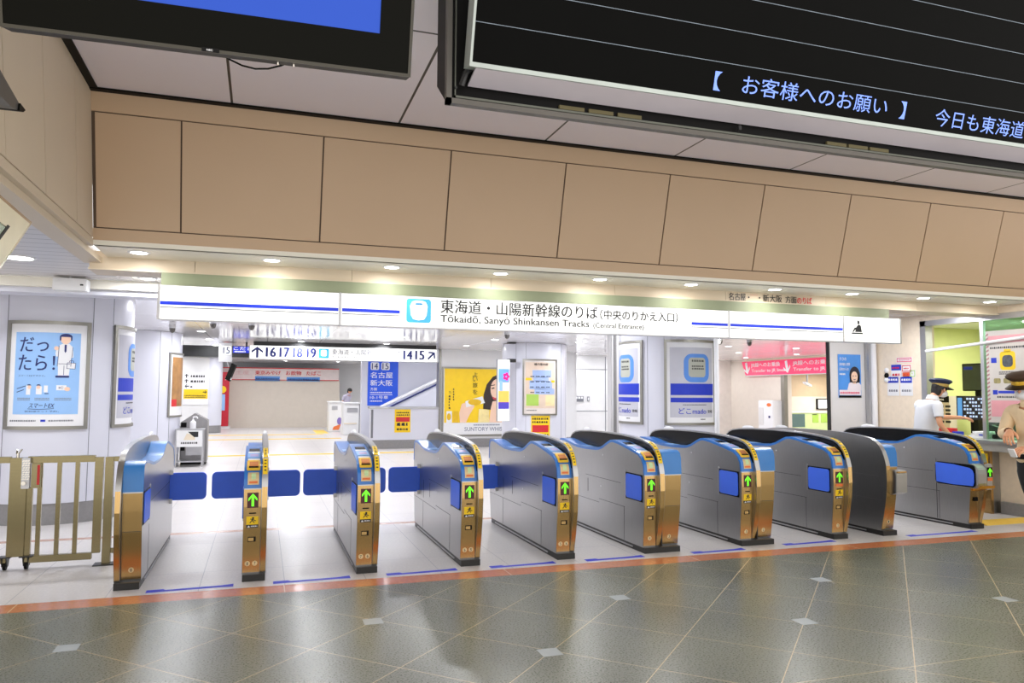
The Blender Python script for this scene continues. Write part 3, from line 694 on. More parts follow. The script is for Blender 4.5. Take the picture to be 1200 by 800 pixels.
    def closed_flap(s, x, side, L=.39, y=1.93, z0=.44, z1=.725):
        T = lambda u, v, dd=0: Vector((x+side*u, y+dd, v))
        P = Ink(T, -.018, .036); P.rrect(-.03, z0, L, z1, .05, 6)
        f = s.put(P, 'flap_door', M_FLAP, bevel=.006)
        m = MB(); m.box(min(x, x+side*.03), y-.03, z1-.015, max(x, x+side*.03), y+.03, z1+.03); m.box(min(x, x+side*.03), y-.03, z0-.03, max(x, x+side*.03), y+.03, z0+.015); s.put(m, 'flap_hinge', M_ALU, f)
def s_vec(a, b, c): return Vector((a, b, c))
def _yz(poly, z):
    for a, b in zip(poly[:-1], poly[1:]):
        if a[1] <= z <= b[1] and b[1] > a[1]: return a[0]+(b[0]-a[0])*(z-a[1])/(b[1]-a[1])
    return poly[0][0]
WN, AN = .14, .05
# gate numbered 8 at the far left: exit end only
g = G('leftmost ticket gate, numbered 8, with a plain blue front cap beside the steel fence', -1.08, 6.77)
g.plinth(0, .195); g.arch(0, .045, 0, False); g.exitbody(.047, .195, ['8']); g.closed_flap(.195, 1, .36); g.stored_flap(.195, 1)
m = MB(); m.box(.1935, .5, .637, .1965, 1.9, .641); m.box(.1935, .42, .06, .1965, .424, .45); g.put(m, 'panel_seam', M_DARK)
# four narrow gates
narrow = [(-.115, ['8', '7'], 'narrow ticket gate numbered 8 and 7, seen straight from the front', -1, 1),
          (.828, ['7', '6'], 'narrow ticket gate numbered 7 and 6, third from the left', -1, 1),
          (1.773, ['6', '5'], 'narrow ticket gate numbered 6 and 5, fourth from the left', -1, 1),
          (2.722, ['5', '4'], 'narrow ticket gate numbered 5 and 4, fifth from the left, its left flap shut', -1, 0)]
for X, nums, lab, a, b in narrow:
    g = G(lab, X, 6.77); g.plinth(0, WN+AN); g.main(0, WN, nums); g.arch(WN+.001, WN+AN)
    g.stored_flap(0, -1); g.closed_flap(0, -1, .36)
    if b: g.closed_flap(WN+AN, 1, .36)
# two double-width gates
for X, n1, n2, lab, Y in ((3.655, '4', '3', 'double width ticket gate numbered 4 and 3, blue cap on its right half', 6.77),
                       (4.812, '3', '2', 'double width ticket gate numbered 3 and 2, blue cap on its right half', 6.80)):
    g = G(lab, X, Y); g.plinth(0, .41); g.main(0, WN, [n1]); g.arch(WN+.001, WN+.055); g.exitbody(WN+.063, .415, [n2])
    g.put(MB().box(WN+.054, .0, .06, WN+.064, 2.15, .90), 'centre_seam', M_DARK); g.stored_flap(0, -1); 
# gate numbered 2
g = G('ticket gate numbered 2 with an orange sticker below its arrow', 6.015, 6.82); g.plinth(0, .2); g.main(0, .15, [], front=False); g.front(0, .15, ['2'], PROF, True, True); g.arch(.151, .205); g.stored_flap(0, -1)
# gate with the protruding tray
g = G('ticket gate with a tall plain steel side and a boxy tray in front', 6.70, 6.82); g.plinth(0, .205)
g.arch(0, .055, 0, False); g.exitbody(.057, .21, ['1'])
m = MB(); m.prism_x([(-.15, .745), (-.17, .70), (-.165, .50), (-.10, .475), (.0, .475), (.0, .745)], .04, .20); g.put(m, 'front_tray', M_STEEL, bevel=.006)
g.put(MB().box(.055, -.174, .72, .185, -.16, .735), 'tray_lip', M_STEELF)
m = MB(); e = -.0015; m.box(e, .04, .665, .002, 1.2, .669); m.box(e, .0, .40, .002, .9, .404); m.box(e, .6, .06, .002, .604, .40); g.put(m, 'panel_seam', M_ALU)
# gate at the right end
g = G('rightmost ticket gate with a long blue flap folded along its left side', 8.05, 6.85); g.plinth(0, .21)
g.main(0, .15, [], front=False); g.arch(.151, .205)
g.front(0, .15, [], PROF, False)
m = MB(); m.prism_x([(-.105, .725), (-.115, .66), (-.11, .55), (-.09, .49), (.05, .475), (.30, .475), (.30, .775), (-.05, .775)], -.006, .15); hs = g.put(m, 'flap_housing', M_ALU, bevel=.01)
T = lambda u, v, dd=0: Vector((-.008-dd, u, v))
g.put(Ink(T, 0, .002).rrect(-.09, .495, .47, .765, .05), 'flap_recess', M_BLACK)
g.put(Ink(T, .003, .012).poly([(-.06, .515), (.20, .505), (.45, .515), (.455, .755), (.20, .75), (-.02, .725), (-.06, .70), (-.075, .66), (-.075, .56)]), 'stored_flap', M_FLAP, bevel=.004)
TF = lambda u, v, dd=0: Vector((u, -.116-dd, v))
g.put(MB().box(.152, -.10, .47, .255, .05, .775), 'display_housing', M_ALU, bevel=.01)
TF = lambda u, v, dd=0: Vector((u, -.101-dd, v))
d = g.put(Ink(TF, 0, .004).rect(.165, .62, .24, .735), 'arrow_display', M_SENSOR); g.put(Ink(TF, .005, .002).arrow(.2025, .678, .10, .065), 'lit_arrow', M_ARROW, d)
g.put(Ink(TF, 0, .004).rect(.165, .575, .24, .610), 'orange_sticker', M_ORANGE)
m = MB(); m.prism_x([(-.13, .52), (-.12, .49), (.02, .44), (.04, .47), (.03, .50)], .04, .25); g.put(m, 'ticket_tray', mat('gold_tray', (226, 164, 60), .3, .6))
g.put(MB().box(.05, -.012, .33, .11, .02, .375), 'coin_slot', M_BLACK)
m = MB(); e = -.0015; m.box(e, .46, .06, .002, .464, .80); m.box(e, .46, .40, .002, 1.9, .404); m.box(e, .464, .06, .002, .468, .49); g.put(m, 'flap_seam', M_DARK)

# blue tape strips between the gates and floor markers
GX = [-.885, -.115, .076, .828, 1.02, 1.773, 1.965, 2.722, 2.915, 3.655, 4.075, 4.812, 5.235, 6.015, 6.915, 8.05]
M_TAPE = mat('blue_tape', (44, 56, 205), .6, var=.06, scale=30)
who = ['8', '7', '6', '5', '4', '3', '2', 'right end']
for k in range(8):
    a, b = GX[2*k]+.06, GX[2*k+1]-.06
    Y = 6.63 if k < 6 else 6.70
    t = MB(); t.add([(a, Y, .0015), (a+.14, Y+.006, .0015), (b-.1, Y+.018, .0015), (b, Y+.01, .0015), (b, Y+.10, .0015), (b-.1, Y+.075, .0015), (a+.14, Y+.055, .0015), (a+.12, Y+.085, .0015), (a, Y+.08, .0015),
              (a, Y, .0), (a+.14, Y+.006, .0), (b-.1, Y+.018, .0), (b, Y+.01, .0), (b, Y+.10, .0), (b-.1, Y+.075, .0), (a+.14, Y+.055, .0), (a+.12, Y+.085, .0), (a, Y+.08, .0)],
             [list(range(9)), list(range(17, 8, -1))]+[[i, i+9, (i+1) % 9+9, (i+1) % 9] for i in range(9)])
    lab = 'blue tape strip on the floor across the lane marked %s' % who[k] if k < 7 else 'blue tape strip on the floor across the widest lane at the right'
    tag(t.build('floor_tape', M_TAPE), lab, 'tape', 'blue tape strips in the lanes')
M_MARK = mat('pale_floor_marker', (158, 164, 164), .35, var=.05, scale=20)
marks = [(-1.10, 5.387, 'small pale square on the dark floor below the gate numbered 8, farthest left'), (.78, 5.366, 'small pale square outline on the dark floor before the gate numbered 7 and 6'), (1.73, 4.417, 'small pale square on the dark floor nearest the bottom middle edge'),
         (2.70, 5.403, 'small bluish square on the dark floor in front of the gate numbered 5 and 4'), (4.617, 5.401, 'small bluish square on the dark floor in front of the gate numbered 3 and 2'), (3.668, 4.462, 'small pale square on the dark floor, second nearest the bottom edge'), (5.573, 4.464, 'small pale square on the dark floor nearest the right edge')]
for k, (x, y, lab) in enumerate(marks):
    m = MB(); m.box(x-.065, y-.065, 0, x+.065, y+.065, .0012)
    tag(m.build('floor_marker', M_MARK), lab, 'floor marker', 'square floor markers')

# ================================================================== DISPLAYS ABOVE
# left display: thick black bezel, blue screen
a = radians(16); P0 = Vector((-.922, 3.052, 2.893)); P1 = Vector((.55, 3.0, 2.893)); ux = (P1-P0).normalized()
nh = ux.cross(Vector((0,0,1))); up = nh*sin(a)+Vector((0,0,1))*cos(a)
TD = flat(P0, ux, up)
t = thing('hanging_display', 'black framed hanging display with a blue screen at the top left', 'display', (-.2, 3.05, 2.88))
Ink(TD, -.11, .105).rrect(0, 0, 1.473, 1.02, .004).build('casing', M_BLACK, t)
Ink(TD, -.005, .012).frame(0, 0, 1.473, 1.02, .012).build('rim', mat('dark_bronze_metal', (52, 48, 36), .45), t)
m = Ink(TD, -.005, .009); m.rect(.012, .012, 1.461, .153); m.rect(.012, .86, 1.461, 1.008); m.rect(.012, .153, .13, .86); m.rect(1.34, .153, 1.461, .86); m.build('bezel', mat('bezel_black', (9, 9, 5), .6, var=.02, spec=.08), t)
Ink(TD, -.005, .004).rect(.13, .153, 1.34, .86).build('screen', mat('blue_screen', (20, 40, 100), .4, spec=.2, emit=.85, ecol=(44, 86, 196)), t)
Ink(TD, .007, .003).rect(.672, .0, .735, .016).build('badge_plate', M_BLACK, t); Ink(TD, .0105, .001).text('NEC', .69, .004, .712, .011, .02).build('badge_lettering', M_PAPER, t)
m = MB(); c1 = TD(.4, .9, -.1); c2 = TD(1.1, .9, -.1); m.cyl(c1, (c1.x, c1.y, 4.0), .025); m.cyl(c2, (c2.x, c2.y, 4.0), .025); m.build('hanger_rod', M_BLACK, t)
m = MB(); m.tube([TD(.66+.05*k, .08-.085*sin(pi*k/8)-.02, -.13) for k in range(9)], .004); m.build('cable', M_BLACK, t)
m = MB(); m.cyl(TD(.95, -.012, -.02), TD(.95, .004, -.02), .005); m.cyl(TD(1.01, -.012, -.02), TD(1.01, .004, -.02), .005); m.build('fixing_screw', M_CHROME, t)
# right departure board
a = radians(16); PB = Vector((1.029, 3.80, 3.358)); upb = Vector((0, -sin(a), cos(a))); TB = flat(PB, (1,0,0), upb)
t = thing('departure_board', 'huge black overhead departure board with one lit row of bluish text', 'display board', (3.5, 4.1, 3.2))
MB().prism_x([(4.02, 3.212), (4.03, 3.212), (4.30, 3.42), (4.30, 4.50), (4.02, 4.50)], .95, 7.2).build('back_casing', M_BLACK, t)
m = MB(); m.box(.935, 3.985, 3.205, 7.2, 4.03, 3.235); m.box(.935, 3.985, 3.205, .965, 4.03, 4.50); m.build('casing_frame', mat('grey_brown_metal', (96, 92, 86), .45, .4), t)
m = MB(); m.box(.985, 4.0, 3.245, 7.2, 4.022, 3.258); m.box(.985, 4.0, 3.245, .992, 4.022, 4.50); m.build('inner_rim', mat('grey_green_metal', (104, 106, 96), .45, .4), t)
Ink(TB, -.12, .12).rect(0, .012, 6.1, 1.16).build('screen_body', mat('matt_black_screen', (5, 5, 4), .6, var=.1, spec=.06), t)
m = Ink(TB, -.12, .126); m.rect(-.014, -.012, 6.1, .012); m.rect(-.014, .012, .0, 1.16); m.build('screen_edge', mat('pale_grey_edge', (176, 184, 178), .45, .3), t)
m = Ink(TB, .0, .0025)
for k in range(5): m.rect(0, .217+.187*k, 6.1, .2205+.187*k)
m.build('row_line', mat('grey_row_line', (110, 120, 130), .5, emit=.25), t)
m = MB(); Q = [(1.06, 3.83, 3.352), (7.2, 3.83, 3.352), (7.2, 4.0, 3.318), (1.06, 4.0, 3.318)]; m.add(Q+[(x, y, z+.012) for x, y, z in Q], [(3,2,1,0),(4,5,6,7),(0,1,5,4),(1,2,6,5),(2,3,7,6),(3,0,4,7)]); m.build('underside_plate', mat('lilac_reflection_aluminium', (214, 206, 214), .4, .2, var=.06, scale=2), t)  # silver plate; its pale lilac paints in the reflection from below
m = MB()
for x in (1.62, 1.81, 2.0, 3.55, 3.73, 3.91): MB().box(x, 4.003, 3.262, x+.16, 4.02, 3.285).build('vent_cover', mat('olive_vent', (92, 84, 52), .6), t)
m = MB(); m.tube([(1.02, 3.98, 3.31), (1.035, 3.95, 3.37), (1.06, 3.93, 3.40)], .018); m.cyl((.99, 3.99, 3.30), (.99, 4.02, 3.30), .008); m.cyl((2.85, 3.985, 3.27), (2.85, 3.985, 3.30), .012); m.build('hanger_lug', M_DARK, t)
LED = mat('led_blue_white', (110, 140, 235), .4, emit=.62, var=.1, scale=30)
I = Ink(TB, .0, .003)
I.text('【', 1.492, .055, 1.54, .165); I.text('お客様へのお願い', 1.69, .06, 2.80, .17); I.text('】', 2.905, .055, 2.953, .165); I.text('今日も東海道', 3.21, .045, 4.02, .158)
I.build('lit_lettering', LED, t)
# small wedge shaped monitor end and tilted sign frame on the far left
c = at(14, 118, x=-1.2)
t = thing('wall_monitor', 'dark cornered tip of a monitor on the left fascia, cut by the frame edge', 'monitor', (-1.28, 3.95, 2.95))
TM = flat((-1.2, 4.30, 3.008), (0, 1, 0), (-.0, .0, 1))
m = MB(); m.prism_x([(4.30, 3.005), (4.27, 2.985), (4.12, 2.955), (3.2, 2.93), (3.2, 3.20), (4.02, 3.05)], -1.30, -1.18); m.build('casing', mat('grey_monitor_case', (92, 92, 90), .4, .3), t)
m = MB(); m.prism_x([(4.305, 3.008), (4.27, 2.985), (4.21, 2.97), (4.22, 3.012)], -1.31, -1.17); m.build('end_cap', M_BLACK, t)
MB().box(-1.36, 3.5, 3.02, -1.29, 3.6, 3.08).build('wall_bracket', M_DARK, t)
t = thing('tilted_sign_frame', 'pale tilted sign frame with a glass screen at the left edge', 'sign', (-1.3, 4.2, 2.2))
A = [at(35, 262, x=-1.2), at(0, 232, x=-1.2)]; B_ = at(0, 312, x=-1.22)
o = A[0]; d1 = (A[1]-A[0]); d2 = (B_-A[0])
def quad(u0, u1, v0, v1, o_=o, e1=d1, e2=d2, th=.03, out=0.0):
    P = [o_+e1*u+e2*v+Vector((out, 0, 0)) for u, v in ((u0, v0), (u1, v0), (u1, v1), (u0, v1))]
    return P+[p-Vector((th, 0, 0)) for p in P]
QF = [(0,1,2,3),(7,6,5,4),(0,4,5,1),(1,5,6,2),(2,6,7,3),(3,7,4,0)]
m = MB(); m.add(quad(0, 2.2, 0, .34), QF); m.add(quad(0, .42, .34, 1.6), QF); m.build('frame', mat('pale_cream_frame', (226, 218, 190), .4, .1), t)
m = MB(); m.add(quad(-.035, 2.2, -.05, 0, th=.05), QF); m.add(quad(-.045, .0, 0, 1.6, th=.05), QF); m.build('frame_edge', M_CHROME, t)
m = MB(); m.add(quad(.45, 2.2, .36, 1.6, th=.02), QF); m.build('glass_screen', mat('dark_glass_screen', (150, 168, 150), .15, var=.4, scale=3), t)
m = MB(); m.add(quad(.40, .47, .30, 1.6, th=.034, out=.002), QF); m.build('screen_edge', M_BLACK, t)
m = MB(); m.box(-1.37, 4.0, 2.45, -1.22, 4.06, 2.78); m.build('hanger', M_ALU, t)
# loudspeaker box under the left beam
t = thing('ceiling_speaker', 'small white box hanging under the beam at far left', 'speaker', (-1.97, 9.05, 2.64))
MB().box(-2.12, 8.98, 2.645, -1.80, 9.16, 2.775).build('case', M_WHITE2, t, bevel=.006); MB().box(-1.86, 8.975, 2.70, -1.83, 8.985, 2.715).build('button', M_BLACK, t)
m = MB(); m.cyl((-1.97, 9.07, 2.77), (-1.97, 9.07, 2.80), .02); m.build('mount', M_ALU, t)
# dome cameras
for (x, y, lab) in ((-.82, 13.9, 'grey dome camera under the ceiling, left of the platform number sign'), (-.19, 14.0, 'grey dome camera just above the left end of the platform number sign'), (-1.60, 15.2, 'grey dome camera beside the far left columns'), (4.66, 14.3, 'grey dome camera left of the map column'), (9.5, 14.1, 'grey dome camera above the bronze statue poster'), (10.4, 14.3, 'grey dome camera above the left end of the red sign')):
    t = thing('dome_camera', lab, 'camera', (x, y, 2.8), 'ceiling dome cameras')
    MB().lathe([(.06, 0), (.06, -.05), (.055, -.06)], (x, y, 2.8), 16).build('mount', M_ALU, t, True)
    MB().lathe([(.052, -.06), (.052, -.085), (.04, -.125), (.02, -.143), (.003, -.148)], (x, y, 2.8), 16).build('dome', mat('smoked_dome', (96, 92, 88), .2), t, True)

# ================================================================== STEEL FENCE (left)
t = thing('steel_fence', 'stainless steel barrier with upright bars beside the leftmost gate', 'fence', (-1.8, 7.82, 0))
YF = 7.82
def bar(name, x0, z0, x1, z1, d=.03, mt=M_FENCE, bev=.003): return MB().box(x0, YF-d, z0, x1, YF+d, z1).build(name, mt, t, bevel=bev)
bar('thick_post', -2.10, .115, -1.965, .985, .035); bar('fixed_post', -1.345, 0, -1.275, .978, .03); bar('leaf_stile', -1.43, .11, -1.36, .978, .028)
bar('top_rail', -1.965, .935, -1.43, .995, .03); bar('bottom_rail', -1.965, .055, -1.43, .115, .026); bar('top_rail', -3.4, .94, -2.10, .995, .03); bar('bottom_rail', -3.4, .06, -2.10, .115, .026)
for x0 in (-1.885, -1.735, -1.59): bar('upright_bar', x0, .115, x0+.036, .935, .014, M_FENCE, .002)
for x0 in (-2.5, -2.7, -2.9): bar('upright_bar', x0, .115, x0+.036, .94, .014, M_FENCE, .002)
bar('top_link', -1.275, .935, -1.085, .98, .02); bar('bottom_link', -1.275, .10, -1.085, .145, .02); bar('second_stile', -1.975, .115, -1.92, .72, .02)
p = MB().box(-2.0, YF-.075, .715, -1.935, YF-.03, .985).build('lock_plate', M_ALU, t, bevel=.004)
m = MB()
for i in range(3):
    for j in range(9): m.obox((-1.985+.02*i+.005*(j % 2), YF-.077, .80+.02*j), (.007, 0, .004), (0, .002, 0), (-.002, 0, .004))
m.build('tread_pattern', M_CHROME, p); MB().cyl((-1.975, YF-.10, .765), (-1.975, YF-.07, .765), .018).build('lock_knob', M_CHROME, p, True)
b = MB().box(-1.93, YF-.05, .715, -1.855, YF+.03, .935).build('lock_box', M_FENCE, t, bevel=.004)
MB().box(-1.882, YF-.053, .745, -1.862, YF-.049, .92).build('red_stripe', M_RED, b)
m = MB(); m.cyl((-2.05, YF, .985), (-2.05, YF, 1.03), .012); m.cyl((-2.045, YF, 1.02), (-2.02, YF, 1.06), .007); m.cyl((-2.06, YF, 1.02), (-2.05, YF-.03, 1.055), .007); m.build('latch', M_CHROME, t)
for x in (-2.11, -1.945):
    w = MB(); w.cyl((x-.012, YF, .038), (x+.012, YF, .038), .038, n=20); c = w.build('caster', M_BLACK, t, True)
    f = MB(); f.prism_x([(YF-.055, .115), (YF+.055, .115), (YF+.02, .03), (YF-.02, .03)], x-.022, x-.016); f.prism_x([(YF-.055, .115), (YF+.055, .115), (YF+.02, .03), (YF-.02, .03)], x+.016, x+.022); f.box(x-.05, YF-.05, .108, x+.05, YF+.05, .118); f.build('caster_fork', M_DARK, c)
MB().box(-1.41, YF-.07, 0, -1.21, YF+.07, .008).build('floor_plate', M_DARK, t)

# ================================================================== BEYOND THE GATES
# hand sanitiser stand, bottle and bin
YC = 17.2
t = thing('sanitiser_stand', 'steel stand with a printed sheet, beside the second left column', 'stand', (-1.38, YC, 0))
for x in (-1.64, -1.135):
    for y in (YC-.2, YC+.2): MB().box(x-.015, y-.015, 0, x+.015, y+.015, .77).build('leg', M_ALU, t)
MB().box(-1.67, YC-.23, .765, -1.11, YC+.23, .785).build('top_shelf', M_ALU, t, bevel=.003); MB().box(-1.64, YC-.2, .10, -1.13, YC+.2, .12).build('bottom_shelf', M_ALU, t)
MB().box(-1.63, YC-.225, .42, -1.14, YC-.215, .76).build('front_panel', M_WHITE2, t)
TC = flat((0, YC-.226, 0), (1,0,0))
I = Ink(TC, 0, .002); I.poly([(-1.42, .73), (-1.3, .62), (-1.22, .62), (-1.22, .73)]); I.scribble(-1.55, .48, -1.22, .52, 1, .5, 3); I.build('printed_mark', M_INK, t)
Ink(TC, 0, .001).poly([(-1.5, .56), (-1.28, .56), (-1.28, .66), (-1.44, .70)]).build('printed_picture', M_CREAMP, t)
t = thing('sanitiser_bottle', 'white pump bottle on the steel stand', 'bottle', (-1.34, YC-.08, .785))
MB().lathe([(.055, 0), (.06, .01), (.06, .14), (.03, .17), (.02, .175), (.02, .2)], (-1.34, YC-.08, .785), 16).build('bottle', M_PAPER, t, True)
m = MB(); m.cyl((-1.34, YC-.08, .985), (-1.34, YC-.08, 1.03), .008); m.tube([(-1.34, YC-.08, 1.03), (-1.27, YC-.09, 1.035), (-1.25, YC-.1, 1.0)], .014); m.build('pump', M_PAPER, t)
t = thing('litter_bin', 'grey peaked waste bin unit standing behind the sanitiser stand', 'bin', (-1.4, YC+.75, 0))
m = MB(); m.add([(-1.62, YC+.35, .05), (-1.08, YC+.35, .05), (-1.08, YC+.35, .94), (-1.34, YC+.35, 1.10), (-1.62, YC+.35, .90), (-1.62, YC+.8, .05), (-1.08, YC+.8, .05), (-1.08, YC+.8, .94), (-1.34, YC+.8, 1.10), (-1.62, YC+.8, .90)],
    [(0,1,2,3,4), (9,8,7,6,5), (0,5,6,1), (1,6,7,2), (2,7,8,3), (3,8,9,4), (4,9,5,0)]); m.build('cabinet', M_SKIRT, t, bevel=.008)
m = MB(); m.box(-1.61, YC+.34, .80, -1.50, YC+.36, .90); m.box(-1.60, YC+.34, .30, -1.52, YC+.36, .60); m.build('opening', M_BLACK, t); MB().box(-1.5, YC+.34, .2, -1.15, YC+.355, .65).build('front_panel', M_ALU, t); MB().box(-1.60, YC+.37, 0, -1.1, YC+.78, .05).build('base', M_BLACK, t)
# direction pillar
t = thing('direction_pillar', 'wide white pillar with a directory panel and yellow arrow band, far left', 'pillar', (-2.2, 30.4, 0))
MB().box(-3.4, 30.0, .28, -1.85, 30.9, 2.795).build('shaft', M_WHITE2, t); MB().cyl((-1.85, 30.45, .28), (-1.85, 30.45, 2.795), .45, n=24).build('rounded_end', M_WHITE, t, True)
m = MB(); m.box(-3.4, 30.01, 0, -1.85, 30.9, .28); m.cyl((-1.85, 30.45, 0), (-1.85, 30.45, .28), .44, n=24); m.build('skirting', M_SKIRT, t)
TP = flat((0, 29.99, 0), (1,0,0))
Ink(TP, 0, .01).rect(-2.72, 1.05, -1.86, 2.25).build('directory_panel', M_PAPER, t)
Ink(TP, .011, .002).rect(-2.70, 1.27, -1.88, 1.62).build('yellow_band', M_YELLOW, t)
I = Ink(TP, .014, .002)
I.arrow(-2.62, 2.11, .14, .12); I.arrow(-2.62, 1.92, .14, .12); I.arrow(-2.60, 1.73, .14, .12, pi/2); I.arrow(-1.98, 1.52, .14, .12, -pi/2)
I.scribble(-2.48, 2.06, -2.0, 2.14, 1, .5, 1); I.scribble(-2.48, 1.87, -2.0, 1.95, 1, .5, 2); I.scribble(-2.48, 1.68, -2.4, 1.74, 1, .5, 2); I.scribble(-2.66, 1.31, -1.95, 1.41, 2, .5, 3); I.build('lettering', M_INK, t)
# led departure strip with track 15
t = thing('platform_display', 'dark hanging train display with a white 15 tile and blue text', 'display', (-1.1, 20, 2.42))
MB().box(-2.0, 20.0, 2.42, -.20, 20.25, 2.70).build('casing', M_DARK, t); MB().box(-1.03, 19.985, 2.30, -.72, 20.2, 2.78).build('mount', M_ALU, t)
m = MB(); m.box(-1.9, 20.05, 2.70, -1.86, 20.1, 2.80); m.box(-.4, 20.05, 2.70, -.36, 20.1, 2.80); m.build('hanger', M_DARK, t)
TQ = flat((0, 19.98, 0), (1,0,0))
Ink(TQ, 0, .012).rrect(-.96, 2.48, -.74, 2.69, .03).build('number_tile', M_GLOWW, t); Ink(TQ, .013, .002).text('15', -.925, 2.505, -.775, 2.665, .05).build('number', M_NAVY, t)
Ink(TQ, -.019, .012).rect(-.70, 2.53, -.22, 2.69).build('blue_panel', mat('lit_blue_panel', (30, 50, 190), .4, emit=.6), t); I = Ink(TQ, -.005, .002); I.text('こだま', -.68, 2.60, -.25, 2.68, .02); I.scribble(-.66, 2.545, -.4, 2.58, 1, .5, 3); I.build('lettering', M_GLOWW, t)
# platform number sign
Y6 = 19.4; TG = flat((0, Y6, 0), (1,0,0)); gx = lambda px: at(px, 412, y=Y6).x
zb, zt = at(400, 424, y=Y6).z, at(400, 406, y=Y6).z
zb, zt = 2.36, 2.70
XA, XB = gx(292), gx(514)
t = thing('platform_sign', 'white hanging sign reading 16 17 18 19 with an up arrow', 'sign', (2.1, Y6+.1, zb))
MB().box(XA, Y6+.01, zb, XB, Y6+.25, zt).build('sign_box', M_ALU, t); MB().box(XA+.1, Y6+.05, zt, XB-.05, Y6+.2, 2.798).build('mounting_rail', M_DARK, t)
Ink(TG, 0, .008).rect(XA+.02, zb+.01, XB-.06, zt-.01).build('light_panel', M_GLOWW, t)
I = Ink(TG, .009, .002); I.arrow(gx(301.5), (zb+zt)/2, .27, .27, 0, .2)
for n, p0, p1 in (('16', 312, 323), ('17', 328, 339), ('18', 344, 354), ('19', 360, 370), ('14', 473, 483), ('15', 487, 497)): I.text(n, gx(p0), zb+.06, gx(p1), zt-.05, .10)
I.arrow(gx(505.5), (zb+zt)/2, .26, .24, -pi/4, .2)
I.build('lettering', M_NAVY, t)
I = Ink(TG, .009, .002); I.text('東海道・山陽新幹線のりば', gx(389), zb+.145, gx(469), zt-.05, .035); I.text('Tokaido, Sanyo Shinkansen Tracks', gx(389), zb+.05, gx(469), zb+.12, .02); I.build('pale_lettering', mat('pale_ink', (140, 140, 150), .5), t)
I = Ink(TG, .009, .002); I.rrect(gx(373.5), zb+.05, gx(385.5), zt-.05, .03); I.build('train_symbol', mat('sign_sky2', (60, 170, 210), .4, emit=.4), t); I = Ink(TG, .012, .002); I.rrect(gx(376), zb+.10, gx(383), zt-.08, .04); I.build('symbol_front', M_GLOWW, t)
# shop front far back
YH = 34.0; TH = flat((0, YH, 0), (1,0,0)); hx = lambda px: at(px, 440, y=YH).x
t = thing('shop_front', 'closed beige shutter shop front under a pale sign, far back left', 'shop front', (.9, YH, 0))
MB().box(-1.3, YH+.1, 0, 3.3, YH+.6, 2.02).build('shutter', mat('beige_shutter', (214, 204, 190), .5, var=.02), t); MB().box(-1.6, YH+.02, 2.02, 3.25, YH+.6, 2.56).build('sign_board', mat('pale_pink_board', (226, 212, 208), .4), t)
m = Ink(TH, -.02, .02); m.rect(-1.6, 2.53, 3.25, 2.57); m.rect(-1.6, 2.03, 3.25, 2.06); m.build('red_edge', M_RED, t)
I = Ink(TH, -.02, .02); I.text('東京みやげ', hx(299), 2.26, hx(329), 2.44, .03); I.text('お飲物', hx(335), 2.26, hx(353), 2.44, .03); I.text('たばこ', hx(359), 2.26, hx(376), 2.44, .03); I.build('red_lettering', M_RED, t)
I = Ink(TH, -.02, .02); I.rect(hx(299), 2.0, hx(328), 2.2); I.rect(hx(336), 2.0, hx(375), 2.18); I.build('blue_band', mat('band_blue', (90, 150, 220), .5), t)
I = Ink(TH, .0, .004); I.scribble(hx(300), 2.07, hx(327), 2.13, 1, .5, 2); I.scribble(hx(338), 2.06, hx(373), 2.12, 1, .5, 3); I.build('small_print', M_NAVY, t)
I = Ink(TH, -.02, .02); I.text('お土産', hx(268), 2.26, hx(292), 2.44, .0); I.build('faded_lettering', mat('faded_red', (222, 180, 178), .5), t)
t = thing('red_post', 'red upright post with a yellow disc beside the beige shutter', 'post', (-1.42, YH-.3, 0))
MB().box(-1.62, YH-.5, .1, -1.28, YH-.1, 2.35).build('post', mat('post_red', (196, 28, 48), .4), t); MB().box(-1.6, YH-.48, 0, -1.2, YH-.12, .1).build('foot', M_GREYPANEL, t)
TR = flat((0, YH-.51, 0), (1,0,0)); Ink(TR, 0, .01).ell(-1.53, 1.62, .15).build('yellow_disc', M_YELLOW, t); Ink(TR, 0, .008).rect(-1.66, .75, -1.42, 1.42).build('notice_sheet', M_PALEBLUE, t)
t = thing('hanging_monitor', 'small dark tilted monitor hanging in front of the red post', 'monitor', (-1.1, 28.0, 2.1))
m = MB(); m.obox((-1.02, 28.0, 2.22), (.10, .02, .28), (.02, .10, 0), (-.07, 0, .04)); m.build('casing', M_BLACK, t); m = MB(); m.cyl((-1.1, 28.05, 2.4), (-1.25, 28.05, 2.8), .03); m.build('arm', M_ALU, t); MB().box(-1.2, 27.95, 1.95, -1.0, 28.1, 2.05).build('tag', M_PAPER, t)

# low parapet, stair wall and blue platform banner
YW = 21.0
t = thing('stair_parapet', 'low white parapet with a grey skirting in front of the stairs', 'parapet', (3.9, YW, 0))
MB().box(2.90, YW, .24, 4.80, YW+.3, 1.10).build('wall', M_WHITE, t); MB().box(2.85, YW-.04, 1.10, 4.82, YW+.34, 1.16).build('coping', M_ALU, t, bevel=.01); MB().box(2.88, YW-.01, 0, 4.8, YW+.3, .24).build('skirting', M_SKIRT, t)
MB().box(2.90, YW-.004, .3, 2.96, YW, 1.08).build('corner_strip', M_GREYINK, t)
TW = flat((0, YW-.002, 0), (1,0,0)); wx = lambda px: at(px, 490, y=YW).x; wz = lambda py: at(470, py, y=YW).z
t = thing('yellow_notice', 'yellow notice with a red band taped on the low white parapet', 'notice', (wx(472), YW, wz(506)))
Ink(TW, 0, .004).rect(wx(462.5), wz(506.5), wx(481), wz(479.5)).build('sheet', M_YELLOW, t); Ink(TW, .005, .002).rect(wx(464), wz(494), wx(480), wz(488.5)).build('printed_band', M_RED, t)
